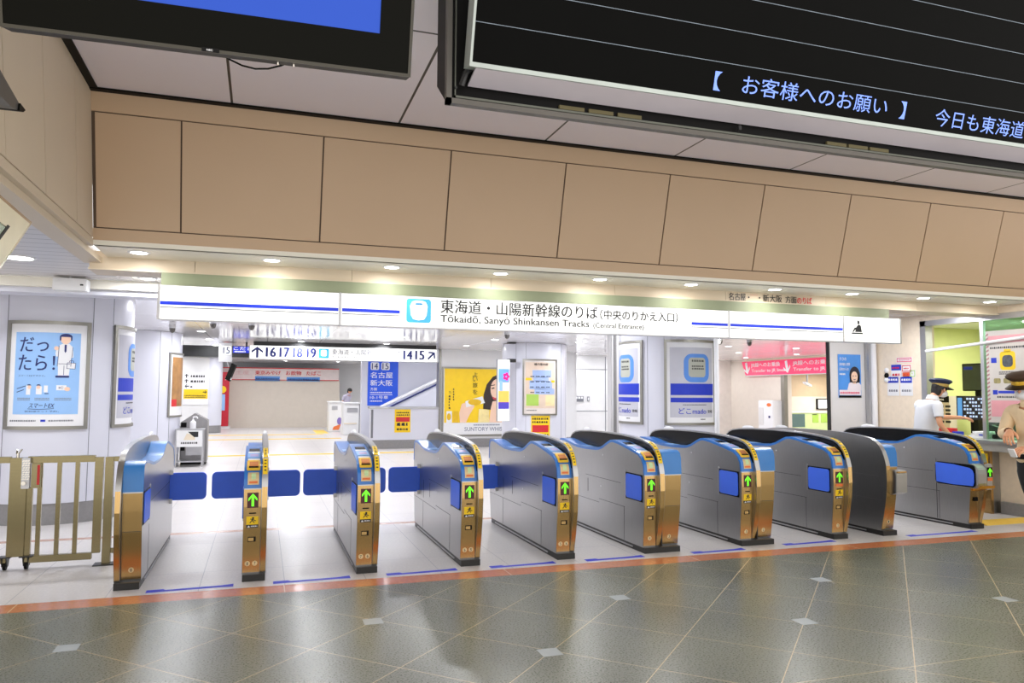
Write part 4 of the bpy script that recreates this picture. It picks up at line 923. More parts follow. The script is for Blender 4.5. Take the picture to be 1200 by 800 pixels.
I = Ink(TW, .005, .002); I.scribble(wx(464.5), wz(487), wx(480), wz(482.5), 2, .6, 1); I.scribble(wx(465), wz(499), wx(480), wz(495), 1, .5, 2); I.scribble(wx(465), wz(504), wx(478), wz(501.5), 1, .5, 2); I.build('lettering', M_INK, t)
struct(MB().box(3.0, 24.0, 0, 5.5, 24.3, 2.8).build('wall_stairs', M_WHITE))
TB2 = flat((0, 23.99, 0), (1,0,0)); bx = lambda px: at(px, 445, y=23.99).x; bz = lambda py: at(448, py, y=23.99).z
t = thing('platform_banner', 'blue platform banner with 14 and 15 tiles and white lettering', 'banner', (bx(448), 23.99, 1.1))
I = Ink(TB2, 0, .012); I.poly([(bx(431), bz(475)), (bx(449), bz(475)), (bx(466.5), bz(464)), (bx(466.5), bz(421)), (bx(431), bz(421))]); I.build('board', mat('banner_blue', (30, 84, 215), .4, emit=.15), t)
I = Ink(TB2, .013, .003); I.rrect(bx(434), bz(433.5), bx(444), bz(424.5), .05); I.rrect(bx(446.5), bz(433.5), bx(456.5), bz(424.5), .05)
I.text('名古屋', bx(434), bz(443), bx(460), bz(436), .03); I.text('新大阪', bx(434), bz(452), bx(460), bz(445), .03); I.text('方面', bx(434), bz(457.5), bx(442), bz(454), .02); I.scribble(bx(434), bz(460.5), bx(460), bz(459), 1, .4, 1); I.rect(bx(434), bz(462.6), bx(460), bz(462)); I.text('10-1号車', bx(434), bz(467.5), bx(455), bz(463.5), .02); I.scribble(bx(434), bz(470.5), bx(449), bz(469), 1, .4, 1); I.build('white_lettering', M_PAPER, t)
I = Ink(TB2, .018, .002); I.text('14', bx(435.5), bz(432.5), bx(442.5), bz(425.5), .02); I.text('15', bx(448), bz(432.5), bx(455), bz(425.5), .02); I.build('number', M_NAVY, t)
t = thing('stair_handrail', 'white sloping handrail rising to the right behind the low parapet', 'handrail', (4.3, 23.0, 1.0))
m = MB(); a_, b_ = Vector((3.45, 23.0, 1.10)), Vector((5.35, 23.0, 2.02)); m.tube([a_, b_], .05, 10); m.build('rail', M_PAPER, t, True)
m = MB(); m.tube([a_-Vector((0,0,.13)), b_-Vector((0,0,.13))], .025, 8); m.build('lower_line', M_NAVY, t)
m = MB(); m.box(3.5, 23.1, 0, 5.35, 23.9, .9); m.add([(3.45, 23.05, .9), (5.35, 23.05, .9), (5.35, 23.05, 1.9), (3.45, 23.05, .98), (3.45, 23.9, .9), (5.35, 23.9, .9), (5.35, 23.9, 1.9), (3.45, 23.9, .98)], [(0,1,2,3),(7,6,5,4),(0,4,5,1),(1,5,6,2),(2,6,7,3),(3,7,4,0)]); m.build('stair_side', M_WHITE, t)
# advertisement wall
struct(MB().box(4.84, YW, .25, 9.0, YW+.3, 2.8).build('wall_back', M_WHITE2)); slab('baseboard_back', M_SKIRT, 4.80, YW-.02, 0, 9.0, YW+.3, .25)
struct(MB().box(4.80, YW-.04, .25, 4.86, YW+.3, 2.8).build('trim_9', M_FRAME))
struct(MB().box(9.0, YW+.3, 0, 9.2, 22.3, 2.8).build('wall_back', M_WHITE2))
px0, px1, pz0, pz1 = wx(518), wx(592), at(550, 509, y=YW).z, at(550, 430.5, y=YW).z
TA = flat((0, YW-.004, 0), (1,0,0)); AX = lambda px: at(px, 470, y=YW).x; AZ = lambda py: at(545, py, y=YW).z
t = poster_base('advertisement', 'yellow advertisement of a smiling woman holding a can, mid background', TA, AX(517.5), AZ(511), AX(594), AZ(430), frame=.05, cat='advertisement')
t_ = .0145
Ink(TA, t_, .002).rect(AX(520.5), AZ(495), AX(592), AZ(432)).build('printed_background', mat('ad_yellow', (252, 210, 30), .45, var=.04), t)
m = Ink(TA, t_+.003, .002); m.poly([(AX(566), AZ(479)), (AX(566.5), AZ(462)), (AX(570), AZ(450)), (AX(577), AZ(441)), (AX(586), AZ(437)), (AX(592), AZ(438)), (AX(592), AZ(480)), (AX(574), AZ(480))]); m.build('printed_hair', mat('ad_hair', (52, 38, 34), .5), t)
m = Ink(TA, t_+.006, .002); m.ell(AX(582.5), AZ(456), .21, .31, 24); m.poly([(AX(573), AZ(495)), (AX(575), AZ(478)), (AX(577), AZ(470)), (AX(592), AZ(468)), (AX(592), AZ(495))]); m.poly([(AX(539), AZ(495)), (AX(538), AZ(484)), (AX(541), AZ(473)), (AX(547), AZ(471)), (AX(556), AZ(476)), (AX(550), AZ(486)), (AX(546), AZ(495))]); m.build('printed_skin', M_SKINP, t)
m = Ink(TA, t_+.009, .002); m.poly([(AX(546), AZ(477)), (AX(545), AZ(470)), (AX(565), AZ(464)), (AX(568), AZ(472))]); m.poly([(AX(523), AZ(495)), (AX(523), AZ(481.5)), (AX(529.5), AZ(481.5)), (AX(529.5), AZ(495))]); m.build('printed_can', M_PAPER, t)
m = Ink(TA, t_+.012, .002); m.ell(AX(556), AZ(471), .2, .09, 16); m.poly([(AX(531), AZ(495)), (AX(531), AZ(481.5)), (AX(537), AZ(481.5)), (AX(537), AZ(495))]); m.ell(AX(526), AZ(488), .06, .1); m.build('printed_fruit', mat('ad_gold', (232, 186, 30), .5), t)
m = Ink(TA, t_+.012, .002); m.line([(AX(575.5), AZ(455)), (AX(579), AZ(454))], .03); m.line([(AX(575), AZ(451.5)), (AX(579.5), AZ(450.5))], .02); m.line([(AX(585), AZ(453.5)), (AX(588.5), AZ(453.5))], .03); m.line([(AX(582), AZ(456)), (AX(582.6), AZ(461))], .02)
for j, (ch, y) in enumerate((('よ', 439), ('い', 444), ('旅', 451), ('を', 459))): m.text(ch, AX(553.5), AZ(y+2.8), AX(559), AZ(y-2.8), .005)
m.text('た', AX(525.5), AZ(461), AX(528.5), AZ(458)); m.scribble(AX(525.5), AZ(479), AX(527.5), AZ(463), 5, .5, 2); m.scribble(AX(530.5), AZ(469), AX(532), AZ(455), 5, .5, 7); m.build('lettering', M_INK, t)
m = Ink(TA, t_+.012, .002); m.poly([(AX(576), AZ(464)), (AX(580), AZ(466)), (AX(585), AZ(465)), (AX(587), AZ(463)), (AX(582), AZ(468.5)), (AX(578), AZ(468))]); m.build('printed_lips', mat('ad_lips', (206, 70, 80), .5), t)
m = Ink(TA, t_+.009, .002); m.poly([(AX(560), AZ(495)), (AX(561), AZ(479)), (AX(573), AZ(480)), (AX(573), AZ(495))]); m.build('printed_glass', mat('ad_glass', (246, 226, 160), .4, var=.1, scale=8), t)
m = Ink(TA, t_, .002); m.text('SUNTORY WHISKY', AX(544.5), AZ(505), AX(596), AZ(500.3), .005); m.scribble(AX(555), AZ(498.6), AX(586), AZ(497), 1, .4, 3); m.build('grey_lettering', mat('ad_grey', (110, 116, 140), .5), t)
# lit flag board on the map column
YLF = 17.22; fx = lambda px: at(px, 455, y=YLF).x; fzz = lambda py: at(590, py, y=YLF).z; TFl = flat((0, YLF, 0), (1,0,0))
t = thing('lit_flag_board', 'narrow lit advertising board on brackets at the left of the map column', 'advertisement', (fx(590), YLF, fzz(494)))
MB().box(fx(583), YLF+.005, fzz(493.5), fx(597.5), YLF+.09, fzz(421)).build('light_box', M_ALU, t); Ink(TFl, 0, .006).rect(fx(583.5), fzz(493), fx(597), fzz(421.5)).build('lit_panel', M_GLOWW, t)
for nm, y0, y1, c in (('printed_sky', 432, 448, (96, 140, 236)), ('printed_dusk', 448, 458, (236, 190, 180)), ('printed_sunset', 458, 471, (246, 170, 80)), ('printed_base', 471, 479, (70, 60, 160))): Ink(TFl, .007, .001).rect(fx(584), fzz(y1), fx(596.5), fzz(y0)).build(nm, mat(nm, c, .4, emit=.7, var=.08, scale=6), t)
m = Ink(TFl, .009, .001)
for k in range(5): m.ell(fx(593)+.05*cos(k*1.257), fzz(441)+.06*sin(k*1.257), .035, .04)
m.build('printed_flower', mat('flower_magenta', (220, 30, 120), .4, emit=.5), t); Ink(TFl, .009, .001).rect(fx(585), fzz(458), fx(589), fzz(446)).build('printed_box', M_PALEBLUE, t)
m = MB(); m.box(fx(597), YLF+.03, fzz(424), fx(605), YLF+.22, fzz(420)); m.box(fx(597), YLF+.03, fzz(402), fx(605), YLF+.22, fzz(400)); m.build('bracket', M_DARK, t)
# white boxes by the passage, yellow tactile paving
t = thing('barrier_cabinet', 'white cabinet with a dark edge at the far passage, nearer of two', 'cabinet', (3.2, 27.6, 0))
MB().box(2.83, 27.6, 0, 3.38, 28.4, 1.14).build('case', M_WHITE2, t, bevel=.02); MB().box(2.80, 27.56, 1.14, 3.42, 28.4, 1.18).build('top', M_PAPER, t); MB().box(2.95, 27.585, .82, 3.33, 27.6, .98).build('hatch', M_ALU, t); MB().box(2.85, 27.585, .40, 3.3, 27.6, .44).build('stripe', M_CREAMP, t); MB().box(3.38, 27.65, 0, 3.42, 28.3, 1.12).build('edge_panel', M_GREYINK, t)
t = thing('barrier_cabinet', 'white cabinet with an orange lower picture at the far passage, farther of two', 'cabinet', (2.6, 30.0, 0))
MB().box(2.52, 30.0, 0, 3.05, 30.8, 1.14).build('case', M_WHITE2, t, bevel=.02); MB().box(2.49, 29.97, 1.14, 3.08, 30.8, 1.18).build('top', M_PAPER, t); MB().box(2.62, 29.985, .85, 2.84, 30.0, 1.0).build('hatch', M_ALU, t)
TX = flat((0, 29.99, 0), (1,0,0)); Ink(TX, 0, .005).poly([(2.66, .08), (2.9, .08), (2.98, .3), (2.7, .2)]).build('printed_orange', M_ORANGE, t); Ink(TX, 0, .005).ell(2.92, .42, .09, .14).build('printed_violet', mat('print_violet', (130, 110, 180), .5), t)
M_TACT = mat('tactile_yellow', (246, 212, 96), .5, var=.03, scale=20)
def tact(x0, y0, x1, y1, lab, dots=False):
    t = thing('tactile_strip', lab, 'tactile paving', ((x0+x1)/2, (y0+y1)/2, 0))
    MB().box(x0, y0, 0, x1, y1, .004).build('base', M_TACT, t)
    m = MB(); n = int((y1-y0)/.06) if not dots else 0
    if dots:
        k = int((x1-x0)/.075); q = int((y1-y0)/.06)
        for i in range(q): m.box(x0+.02, y0+.02+i*.06, .004, x1-.02, y0+.045+i*.06, .009)
    else:
        for i in range(4): m.box(x0+.02, y0+(i+.3)*(y1-y0)/4, .004, x1-.02, y0+(i+.7)*(y1-y0)/4, .009)
    m.build('ridge', M_TACT, t)
tact(-2.0, 28.3, 2.2, 28.6, 'farthest yellow tactile strip across the pale floor'); tact(-2.0, 25.8, 2.6, 26.1, 'second farthest yellow tactile strip across the pale floor'); tact(-1.3, 19.5, 5.2, 19.75, 'yellow tactile strip across the pale floor in front of the low parapet')
tact(2.0, 29.0, 2.45, 31.5, 'short yellow tactile strip leading to the far white cabinets'); tact(8.45, 6.98, 9.7, 7.30, 'bright yellow tactile strip beside the rightmost gate', True)
# far right: walls, red sign, kiosk
XJ = 16.88; TJ = flat((XJ, 0, 0), (0, -1, 0)); jy = lambda px: -at(px, 430, x=XJ).y
t = thing('transfer_sign', 'red hanging sign with white arrows and transfer lettering', 'sign', (XJ, 21.5, 2.2))
y0, y1 = jy(872), jy(985); 
I = Ink(TJ, 0, .10); I.poly([(y0, 2.74), (y0+.22, 2.24), (y1, 2.24), (y1, 2.74)]); I.build('board', mat('sign_pink', (232, 50, 100), .4, emit=.35), t)
I = Ink(TJ, .101, .006); I.line([(y0+.2, 2.225), (y1, 2.225)], .03); I.build('bottom_rim', M_ALU, t)
I = Ink(TJ, .101, .006)
for p in (878, 925): I.arrow(jy(p), 2.49, .42, .34, pi+.22, .34)
for p, q in ((883, 917), (932, 978)): I.text('JR線へのお乗換', jy(p), 2.50, jy(q), 2.68, .03); I.text('Transfer to JR lines', jy(p)+.03, 2.31, jy(q)+.25, 2.45, .025)
I.build('white_lettering', M_PAPER, t)
m = MB(); m.box(XJ-.1, 19.0, 2.74, XJ+.02, 23.4, 2.798); m.build('mounting_rail', M_CREAMP, t)
XR2 = 20.9; YR = 21.9
rx = lambda px: at(px, 470, y=YR).x
rz = lambda py: at(950, py, y=YR).z
struct(MB().box(XR2, 15, 0, XR2+.1, 22.1, 2.3).build('wall_room', mat('tan_room_wall', (214, 188, 156), .5)))
struct(MB().box(17.2, YR, rz(464.5), XR2, 22.1, 2.3).build('wall_room', mat('tan_room_wall', (214, 188, 156), .5)))
struct(MB().box(17.2, YR, 0, XR2, 22.1, rz(464.5)).build('wall_room', mat('cream_room_wall', (236, 222, 206), .5)))
slab('ceiling', M_WHITE2, 17.2, 15, 2.3, 21, 22.1, 2.4); slab('floor', M_GREYPANEL, 17.2, 15, 0, 21, 22, .01); area('room_lamp', (18.6, 20.4, 2.28), 1.2, 70, (1, 1, .95))
MB_ = MB(); 
for yy in (21.30, ): MB_.box(16.86, yy, 0, 17.0, yy+.18, 2.25)
struct(MB_.build('trim_10', M_FRAME))
t = thing('ticket_counter', 'pale green counter units with a dark hatch seen through the far right doorway', 'counter', (18.6, YR-.3, 0))
zt_ = rz(483); yc = YR-.35; cx_ = lambda px: at(px, 490, y=yc).x; cz_ = lambda py: at(950, py, y=yc).z; zt_ = cz_(483.5)
MB().box(17.3, yc, 0.012, XR2-.06, YR-.04, zt_).build('cabinet', mat('pale_green_unit', (206, 222, 160), .5), t); MB().box(17.3, yc-.03, zt_, XR2-.06, YR-.04, zt_+.05).build('worktop', M_PAPER, t)
MB().box(cx_(927), yc-.012, cz_(500), cx_(943), yc, cz_(485)).build('dark_hatch', mat('dark_green_glass', (96, 120, 118), .3), t)
for p, q in ((952, 959), (962, 973)): MB().box(cx_(p), yc-.01, cz_(495), cx_(q), yc, cz_(485)).build('panel', M_GREENP, t)
MB().box(cx_(952), yc-.014, cz_(486), cx_(957), yc-.01, cz_(485.2)).build('handle', M_DARK, t)
t = thing('wall_screen', 'white lit screen with a black frame in the far right doorway', 'screen', (rx(966), YR-.05, rz(473)))
MB().box(rx(956), YR-.06, rz(479.5), rx(980), YR-.005, rz(467)).build('frame', M_BLACK, t); MB().box(rx(957.3), YR-.068, rz(478.3), rx(979), YR-.06, rz(468.2)).build('screen', M_GLOWW, t)
t = thing('ceiling_projector', 'small white angled lamp box in the far right doorway', 'lamp', (18.0, 20.6, 2.1)); c = at(946, 450, y=20.6); m = MB(); m.obox(c, (.16, .05, -.05), (.0, .08, 0), (0, .01, .03)); m.build('case', M_PAPER, t); m = MB(); m.cyl(c, (c.x, c.y, 2.3), .03); m.build('stem', M_ALU, t)
t = thing('service_kiosk', 'white machine kiosk with a recessed hatch and orange label, far right', 'kiosk', (16.7, 21.8, 0))
MB().box(16.5, 21.45, 0, 16.88, 22.25, 1.35).build('case', M_PAPER, t, bevel=.02); MB().box(16.49, 21.95, .5, 16.50, 22.2, 1.1).build('recess', M_GREYPANEL, t)
Ink(flat((16.495, 0, 0), (0,-1,0)), 0, .004).ell(-21.65, 1.2, .12, .06).build('orange_label', M_ORANGE, t); MB().box(16.49, 21.6, .75, 16.50, 21.68, .83).build('button', M_NAVY, t)
# switch plates and panel lines on the far white wall
TZ = flat((0, 22.295, 0), (1,0,0)); zx = lambda px: at(px, 470, y=22.3).x; zy = lambda py: at(680, py, y=22.3).z
I = Ink(TZ, 0, .004)
for p in (658.5, 709.5): I.rect(zx(p)-.012, .1, zx(p)+.012, 2.75)
I.rect(zx(660), zy(432.8), zx(712), zy(432.2)); I.rect(zx(660), zy(481.8), zx(712), zy(481.2)); struct(I.build('trim_11', M_GREYINK))
t = thing('switch_panel', 'small grey panel of three switches on the far white wall', 'switch', (zx(678), 22.3, zy(471)))
Ink(TZ, 0, .02).rect(zx(673), zy(470.5), zx(683.5), zy(464)).build('plate', M_GREYINK, t); I = Ink(TZ, .021, .004)
for k in range(3): I.rect(zx(673.8+3.3*k), zy(467), zx(676.2+3.3*k), zy(464.6))
I.build('switch', M_PAPER, t)
t = thing('small_socket', 'tiny outlined plate right of the three switches on the far wall', 'switch', (zx(689), 22.3, zy(470)))
Ink(TZ, 0, .015).rect(zx(688), zy(470), zx(690.5), zy(464.5)).build('plate', M_GREYINK, t); Ink(TZ, .016, .004).rect(zx(688.6), zy(469), zx(690), zy(465.5)).build('face', M_PAPER, t)

# ================================================================== POSTS BY THE SHUTTER LINE
t = thing('shutter_guide', 'grey upright metal guide post left of the blue banded posters', 'post', (4.71, 9.6, 0))
MB().box(4.65, 9.55, 0, 4.77, 9.68, 2.798).build('channel', M_GREYPANEL, t, bevel=.01); MB().box(4.69, 9.54, .0, 4.73, 9.56, 2.79).build('groove', M_SKIRT, t)
t = thing('white_pole', 'slim white round pole right of the blue banded poster', 'pole', (6.40, 9.6, 0))
MB().cyl((6.40, 9.6, 0), (6.40, 9.6, 2.798), .035, n=20).build('pole', M_PAPER, t, True); MB().cyl((6.40, 9.6, 0), (6.40, 9.6, .03), .06, n=20).build('foot', M_ALU, t, True)
t = thing('white_pole', 'white round pole between the grey pier and the granite wall', 'pole', (9.60, 9.70, 0))
MB().cyl((9.43, 9.70, 0), (9.43, 9.70, 2.798), .045, n=20).build('pole', M_PAPER, t, True); MB().box(9.35, 9.72, 0, 9.5, 9.80, 2.798).build('channel', M_ALU, t); MB().cyl((9.43, 9.70, 0), (9.43, 9.70, .03), .07, n=20).build('foot', M_ALU, t, True)

# ================================================================== OFFICE WINDOW AND CONTENTS
TO = flat((9.5, 0, 0), (0, -1, 0))
w = MB(); w.box(9.47, 8.72, .93, 9.60, 8.82, 2.70); w.box(9.47, 5.0, 2.62, 9.60, 8.82, 2.70); w.box(9.48, 7.78, .99, 9.53, 7.83, 2.62); w.box(9.47, 5.0, .93, 9.60, 8.82, .99)
wf = struct(w.build('window_1', M_ALU))
w = MB(); w.tube([(9.47, 8.72, 2.245), (9.47, 7.0, 2.365), (9.47, 5.1, 2.50)], .022); struct(w.build('window_bar', M_PAPER, wf, True))
gm = bpy.data.materials.new('green_tinted_glass'); gm.use_nodes = True; nt = gm.node_tree; nt.nodes.clear()
o_ = nt.nodes.new('ShaderNodeOutputMaterial'); mx = nt.nodes.new('ShaderNodeMixShader'); tr = nt.nodes.new('ShaderNodeBsdfTransparent'); gl = nt.nodes.new('ShaderNodeBsdfGlossy'); nz = nt.nodes.new('ShaderNodeTexNoise'); nz.inputs['Scale'].default_value = .5
mxc = nt.nodes.new('ShaderNodeMixRGB'); mxc.inputs[1].default_value = (.62, .88, .74, 1); mxc.inputs[2].default_value = (.70, .93, .80, 1); nt.links.new(nz.outputs['Fac'], mxc.inputs[0]); nt.links.new(mxc.outputs[0], tr.inputs[0])
gl.inputs['Roughness'].default_value = .03; mx.inputs[0].default_value = .08
nt.links.new(tr.outputs[0], mx.inputs[1]); nt.links.new(gl.outputs[0], mx.inputs[2]); nt.links.new(mx.outputs[0], o_.inputs[0])
g_ = MB().box(9.50, 5.0, .99, 9.508, 7.80, 2.62).build('window_pane', gm, wf); struct(g_)
t = thing('service_counter', 'pale metal counter ledge running below the office window', 'counter', (9.6, 6.9, .93))
MB().box(9.26, 5.02, .935, 10.1, 8.70, .985).build('worktop', M_ALU, t, bevel=.006); MB().box(9.30, 5.05, .84, 9.555, 8.70, .935).build('apron', mat('pale_metal_apron', (204, 204, 200), .35, .4), t)
t = thing('steel_cabinet', 'grey steel cabinet with a yellow strip under the office counter', 'cabinet', (9.4, 8.1, 0))
MB().box(9.36, 7.66, 0, 9.555, 8.60, .84).build('case', M_STEEL, t, bevel=.004); MB().box(9.345, 7.82, .3, 9.36, 8.5, .78).build('recess_panel', M_GREYINK, t); MB().box(9.352, 7.64, 0, 9.40, 7.78, .84).build('edge_post', M_STEELF, t)
k = MB().box(9.345, 7.67, .52, 9.352, 7.73, .80).build('yellow_strip', M_YELLOW, t); MB().box(9.342, 7.69, .56, 9.345, 7.71, .76).build('strip_mark', M_INK, k)
def off(px, py, x): return at(px, py, x=x)
def face(x): return flat((x, 0, 0), (0, -1, 0))
def rp(px0, py0, px1, py1, x):
    a_, b_ = at(px0, py1, x=x), at(px1, py0, x=x); return -a_.y, a_.z, -b_.y, b_.z
t = thing('desktop_monitor', 'dark computer monitor behind the office window', 'monitor', tuple(off(1143, 460, 11.0)))
u0, v0, u1, v1 = rp(1128, 425, 1160, 458, 11.0); F = face(11.0); MB().box(11.0, -u1, v0, 11.06, -u0, v1).build('casing', M_BLACK, t, bevel=.006)
Ink(F, .001, .003).rect(u0+.02, v0+.02, u1-.02, v1-.02).build('screen', mat('grey_screen', (64, 70, 66), .15, var=.1), t); Ink(F, .005, .001).rect(u0+.04, v1-.10, u0+.2, v1-.05).build('screen_label', M_INKBLUE, t)
MB().box(11.02, -(u0+u1)/2-.04, v0-.14, 11.06, -(u0+u1)/2+.04, v0).build('stand', M_BLACK, t); MB().box(10.95, -(u0+u1)/2-.15, v0-.16, 11.15, -(u0+u1)/2+.15, v0-.14).build('foot', M_BLACK, t)
t = thing('office_shelf', 'pale green shelf carrying the monitor in the office', 'shelf', tuple(off(1140, 468, 11.0)))
u0, v0, u1, v1 = rp(1108, 462, 1160, 465, 10.8); zs = at(1143, 458, x=11.0).z-.16; MB().box(10.7, -u1, zs-.04, 11.6, -u0, zs).build('board', mat('pale_green_shelf', (206, 216, 170), .5), t); MB().box(11.3, -u1+.05, .0, 11.4, -u0-.05, zs-.04).build('support', M_DARK, t)
t = thing('control_panel', 'black control panel with blue and white rows of labels in the office', 'control panel', tuple(off(1140, 490, 10.7)))
u0, v0, u1, v1 = rp(1121, 464, 1159, 491, 10.6); F = face(10.6); MB().box(10.6, -u1, v0, 10.68, -u0, v1).build('casing', mat('navy_black_panel', (20, 24, 44), .3), t)
I = Ink(F, .001, .003); rows = 6
for r in range(rows):
    for c_ in range(9):
        if (r*5+c_*3) % 4: I.rect(u0+.14+.05*c_, v1-.06-.055*r, u0+.14+.05*c_+.034, v1-.03-.055*r)
I.build('label', mat('lit_label', (190, 210, 255), .4, emit=.6), t); Ink(F, .001, .003).rect(u0+.03, v0+.05, u0+.11, v1-.03).build('blue_column', mat('lit_blue_column', (90, 160, 240), .4, emit=.5), t)
MB().box(10.6, -u0-.3, .9, 10.7, -u0-.25, v0).build('stand', M_BLACK, t)
t = thing('key_cabinet', 'pale pigeonhole cabinet with dark slots and a black header in the office', 'cabinet', tuple(off(1106, 490, 10.4)))
u0, v0, u1, v1 = rp(1097, 464, 1112, 489, 10.25); F = face(10.25); MB().box(10.25, -u1, .02, 10.4, -u0, v1).build('case', M_CREAMP, t); Ink(F, .001, .004).rect(u0, v1-.10, u1, v1).build('header', M_BLACK, t); I = Ink(F, .001, .004)
for r in range(5):
    for c_ in range(2): I.rect(u0+.06+.12*c_, v1-.18-.06*r, u0+.15+.12*c_, v1-.145-.06*r)
I.build('slot', M_DARK, t); Ink(F, .006, .002).scribble(u0+.04, v1-.07, u0+.16, v1-.04, 1, .4, 3).build('header_lettering', M_PAPER, t)
t = thing('office_door', 'grey green steel door frame behind the office window, left side', 'door', tuple(off(1095, 480, 12.0)))
u0, v0, u1, v1 = rp(1080, 380, 1100, 480, 11.9); MB().box(11.9, -u1, .02, 12.0, -u0, 2.6).build('leaf', mat('olive_door', (150, 158, 120), .5), t); MB().box(11.86, -u1-.05, .02, 12.0, -u1+.06, 2.7).build('post', M_SKIRT, t); MB().box(11.87, -u1, 1.65, 11.9, -u0, 1.69).build('rail', M_CREAMP, t)
t = thing('paper_strip', 'long patterned grey curtain strip hanging in the office beside the door', 'curtain', tuple(off(1105, 430, 11.6)))
u0, v0, u1, v1 = rp(1102, 408, 1114, 445, 11.6); Ink(face(11.6), 0, .01).rect(u0, v0, u1, 2.72).build('sheet', mat('patterned_paper', (176, 178, 164), .6, var=.3, scale=40), t); MB().box(11.59, -u1-.02, 2.72, 11.62, -u0+.02, 2.75).build('hanging_rail', M_ALU, t)
t = thing('glass_notice', 'large grey and pink notice sheet on the office glass at right', 'notice', (9.49, 7.2, 1.2))
TGn = flat((9.495, 0, 0), (0,-1,0)); U0, U1 = -7.75, -6.75
Ink(TGn, 0, .003).rect(U0, 1.22, U1, 2.47).build('sheet', mat('notice_grey', (206, 200, 194), .5), t)
I = Ink(TGn, .003, .001); I.rect(U0+.03, 2.30, U1-.03, 2.40); I.rect(U0+.05, 1.30, U1-.05, 1.52); I.build('pink_band', mat('notice_pink', (226, 160, 168), .5), t)
I = Ink(TGn, .003, .001)
for k in range(22): z = 1.24+.055*k; I.poly([(U0, z), (U0+.04, z+.02), (U0+.04, z+.045), (U0, z+.025)])
I.build('striped_edge', mat('notice_stripe', (170, 120, 126), .5), t)
I = Ink(TGn, .003, .001); I.rect(U0+.07, 2.03, U0+.15, 2.10); I.ell(U0+.62, 2.06, .045); I.rect(U0+.08, 1.60, U0+.15, 1.66); I.rect(U0+.16, 1.615, U0+.5, 1.65); I.build('blue_mark', M_INKBLUE, t)
I = Ink(TGn, .003, .001); I.rrect(U0+.2, 1.93, U0+.42, 2.18, .04); I.rect(U0+.26, 2.17, U0+.36, 2.21); I.build('gold_badge', M_YELLOW, t)
I = Ink(TGn, .005, .001); I.rrect(U0+.235, 1.97, U0+.385, 2.13, .05); I.build('badge_centre', mat('badge_grey', (80, 84, 90), .5, var=.3, scale=20), t)
I = Ink(TGn, .003, .001); I.rrect(U0+.10, 1.75, U0+.20, 1.82, .02); I.rrect(U0+.24, 1.75, U0+.42, 1.82, .02); I.build('small_picture', mat('picture_olive', (150, 140, 90), .5, var=.3, scale=20), t)
I = Ink(TGn, .003, .001); I.text('お知らせ', U0+.42, 2.34, U0+.75, 2.375, .02); I.scribble(U0+.18, 1.87, U0+.48, 1.91, 2, .5, 5); I.scribble(U0+.14, 1.555, U1-.1, 1.58, 1, .5, 6); I.scribble(U0+.06, 2.22, U0+.6, 2.25, 1, .5, 7); I.build('lettering', M_INK, t)
# little things on the counter
def small(name, lab, cat, px0, py0, px1, py1, mt, x=9.7, dep=.12, grp=None):
    u0, v0, u1, v1 = rp(px0, py0, px1, py1, x); h = v1-v0
    b = MB().box(x, -u1, .986, x+dep, -u0, .986+h); return tag(b.build(name, mt, None, bevel=.006), lab, cat, grp)
small('red_box', 'red box on the office counter beside the leaning attendant', 'box', 1100, 497, 1115, 505, M_RED)
small('blue_case', 'low blue case right of the red box on the counter', 'case', 1115.5, 501, 1122.5, 506, M_INKBLUE)
t = thing('paper_stack', 'stack of white papers and folders on the office counter', 'papers', (9.8, 8.0, .986))
for k in range(3): MB().box(9.68+.01*k, 7.93-.02*k, .986+.03*k, 9.95, 8.22-.02*k, 1.012+.03*k).build('folder', (M_PAPER, M_GREYPANEL, M_PAPER)[k], t)
MB().box(9.675, 8.0, 1.02, 9.68, 8.06, 1.035).build('blue_label', M_INKBLUE, t)
t = thing('card_reader', 'black counter terminal with a pale hose like cable', 'terminal', (9.7, 7.78, .986))
MB().box(9.62, 7.72, .986, 9.74, 7.82, 1.05).build('base', M_BLACK, t, bevel=.01); m = MB(); m.obox((9.68, 7.80, 1.13), (.06, .02, 0), (.0, .07, .02), (0, -.01, .03)); m.build('head', M_DARK, t, bevel=.01); m = MB(); m.cyl((9.68, 7.78, 1.04), (9.68, 7.79, 1.12), .02); m.build('neck', M_BLACK, t)
m = MB(); m.tube([(9.66, 7.74, 1.10), (9.62, 7.66, 1.10), (9.60, 7.58, 1.05), (9.60, 7.48, 1.01), (9.62, 7.38, 1.0)], .014); m.build('cable', M_PAPER, t, True)
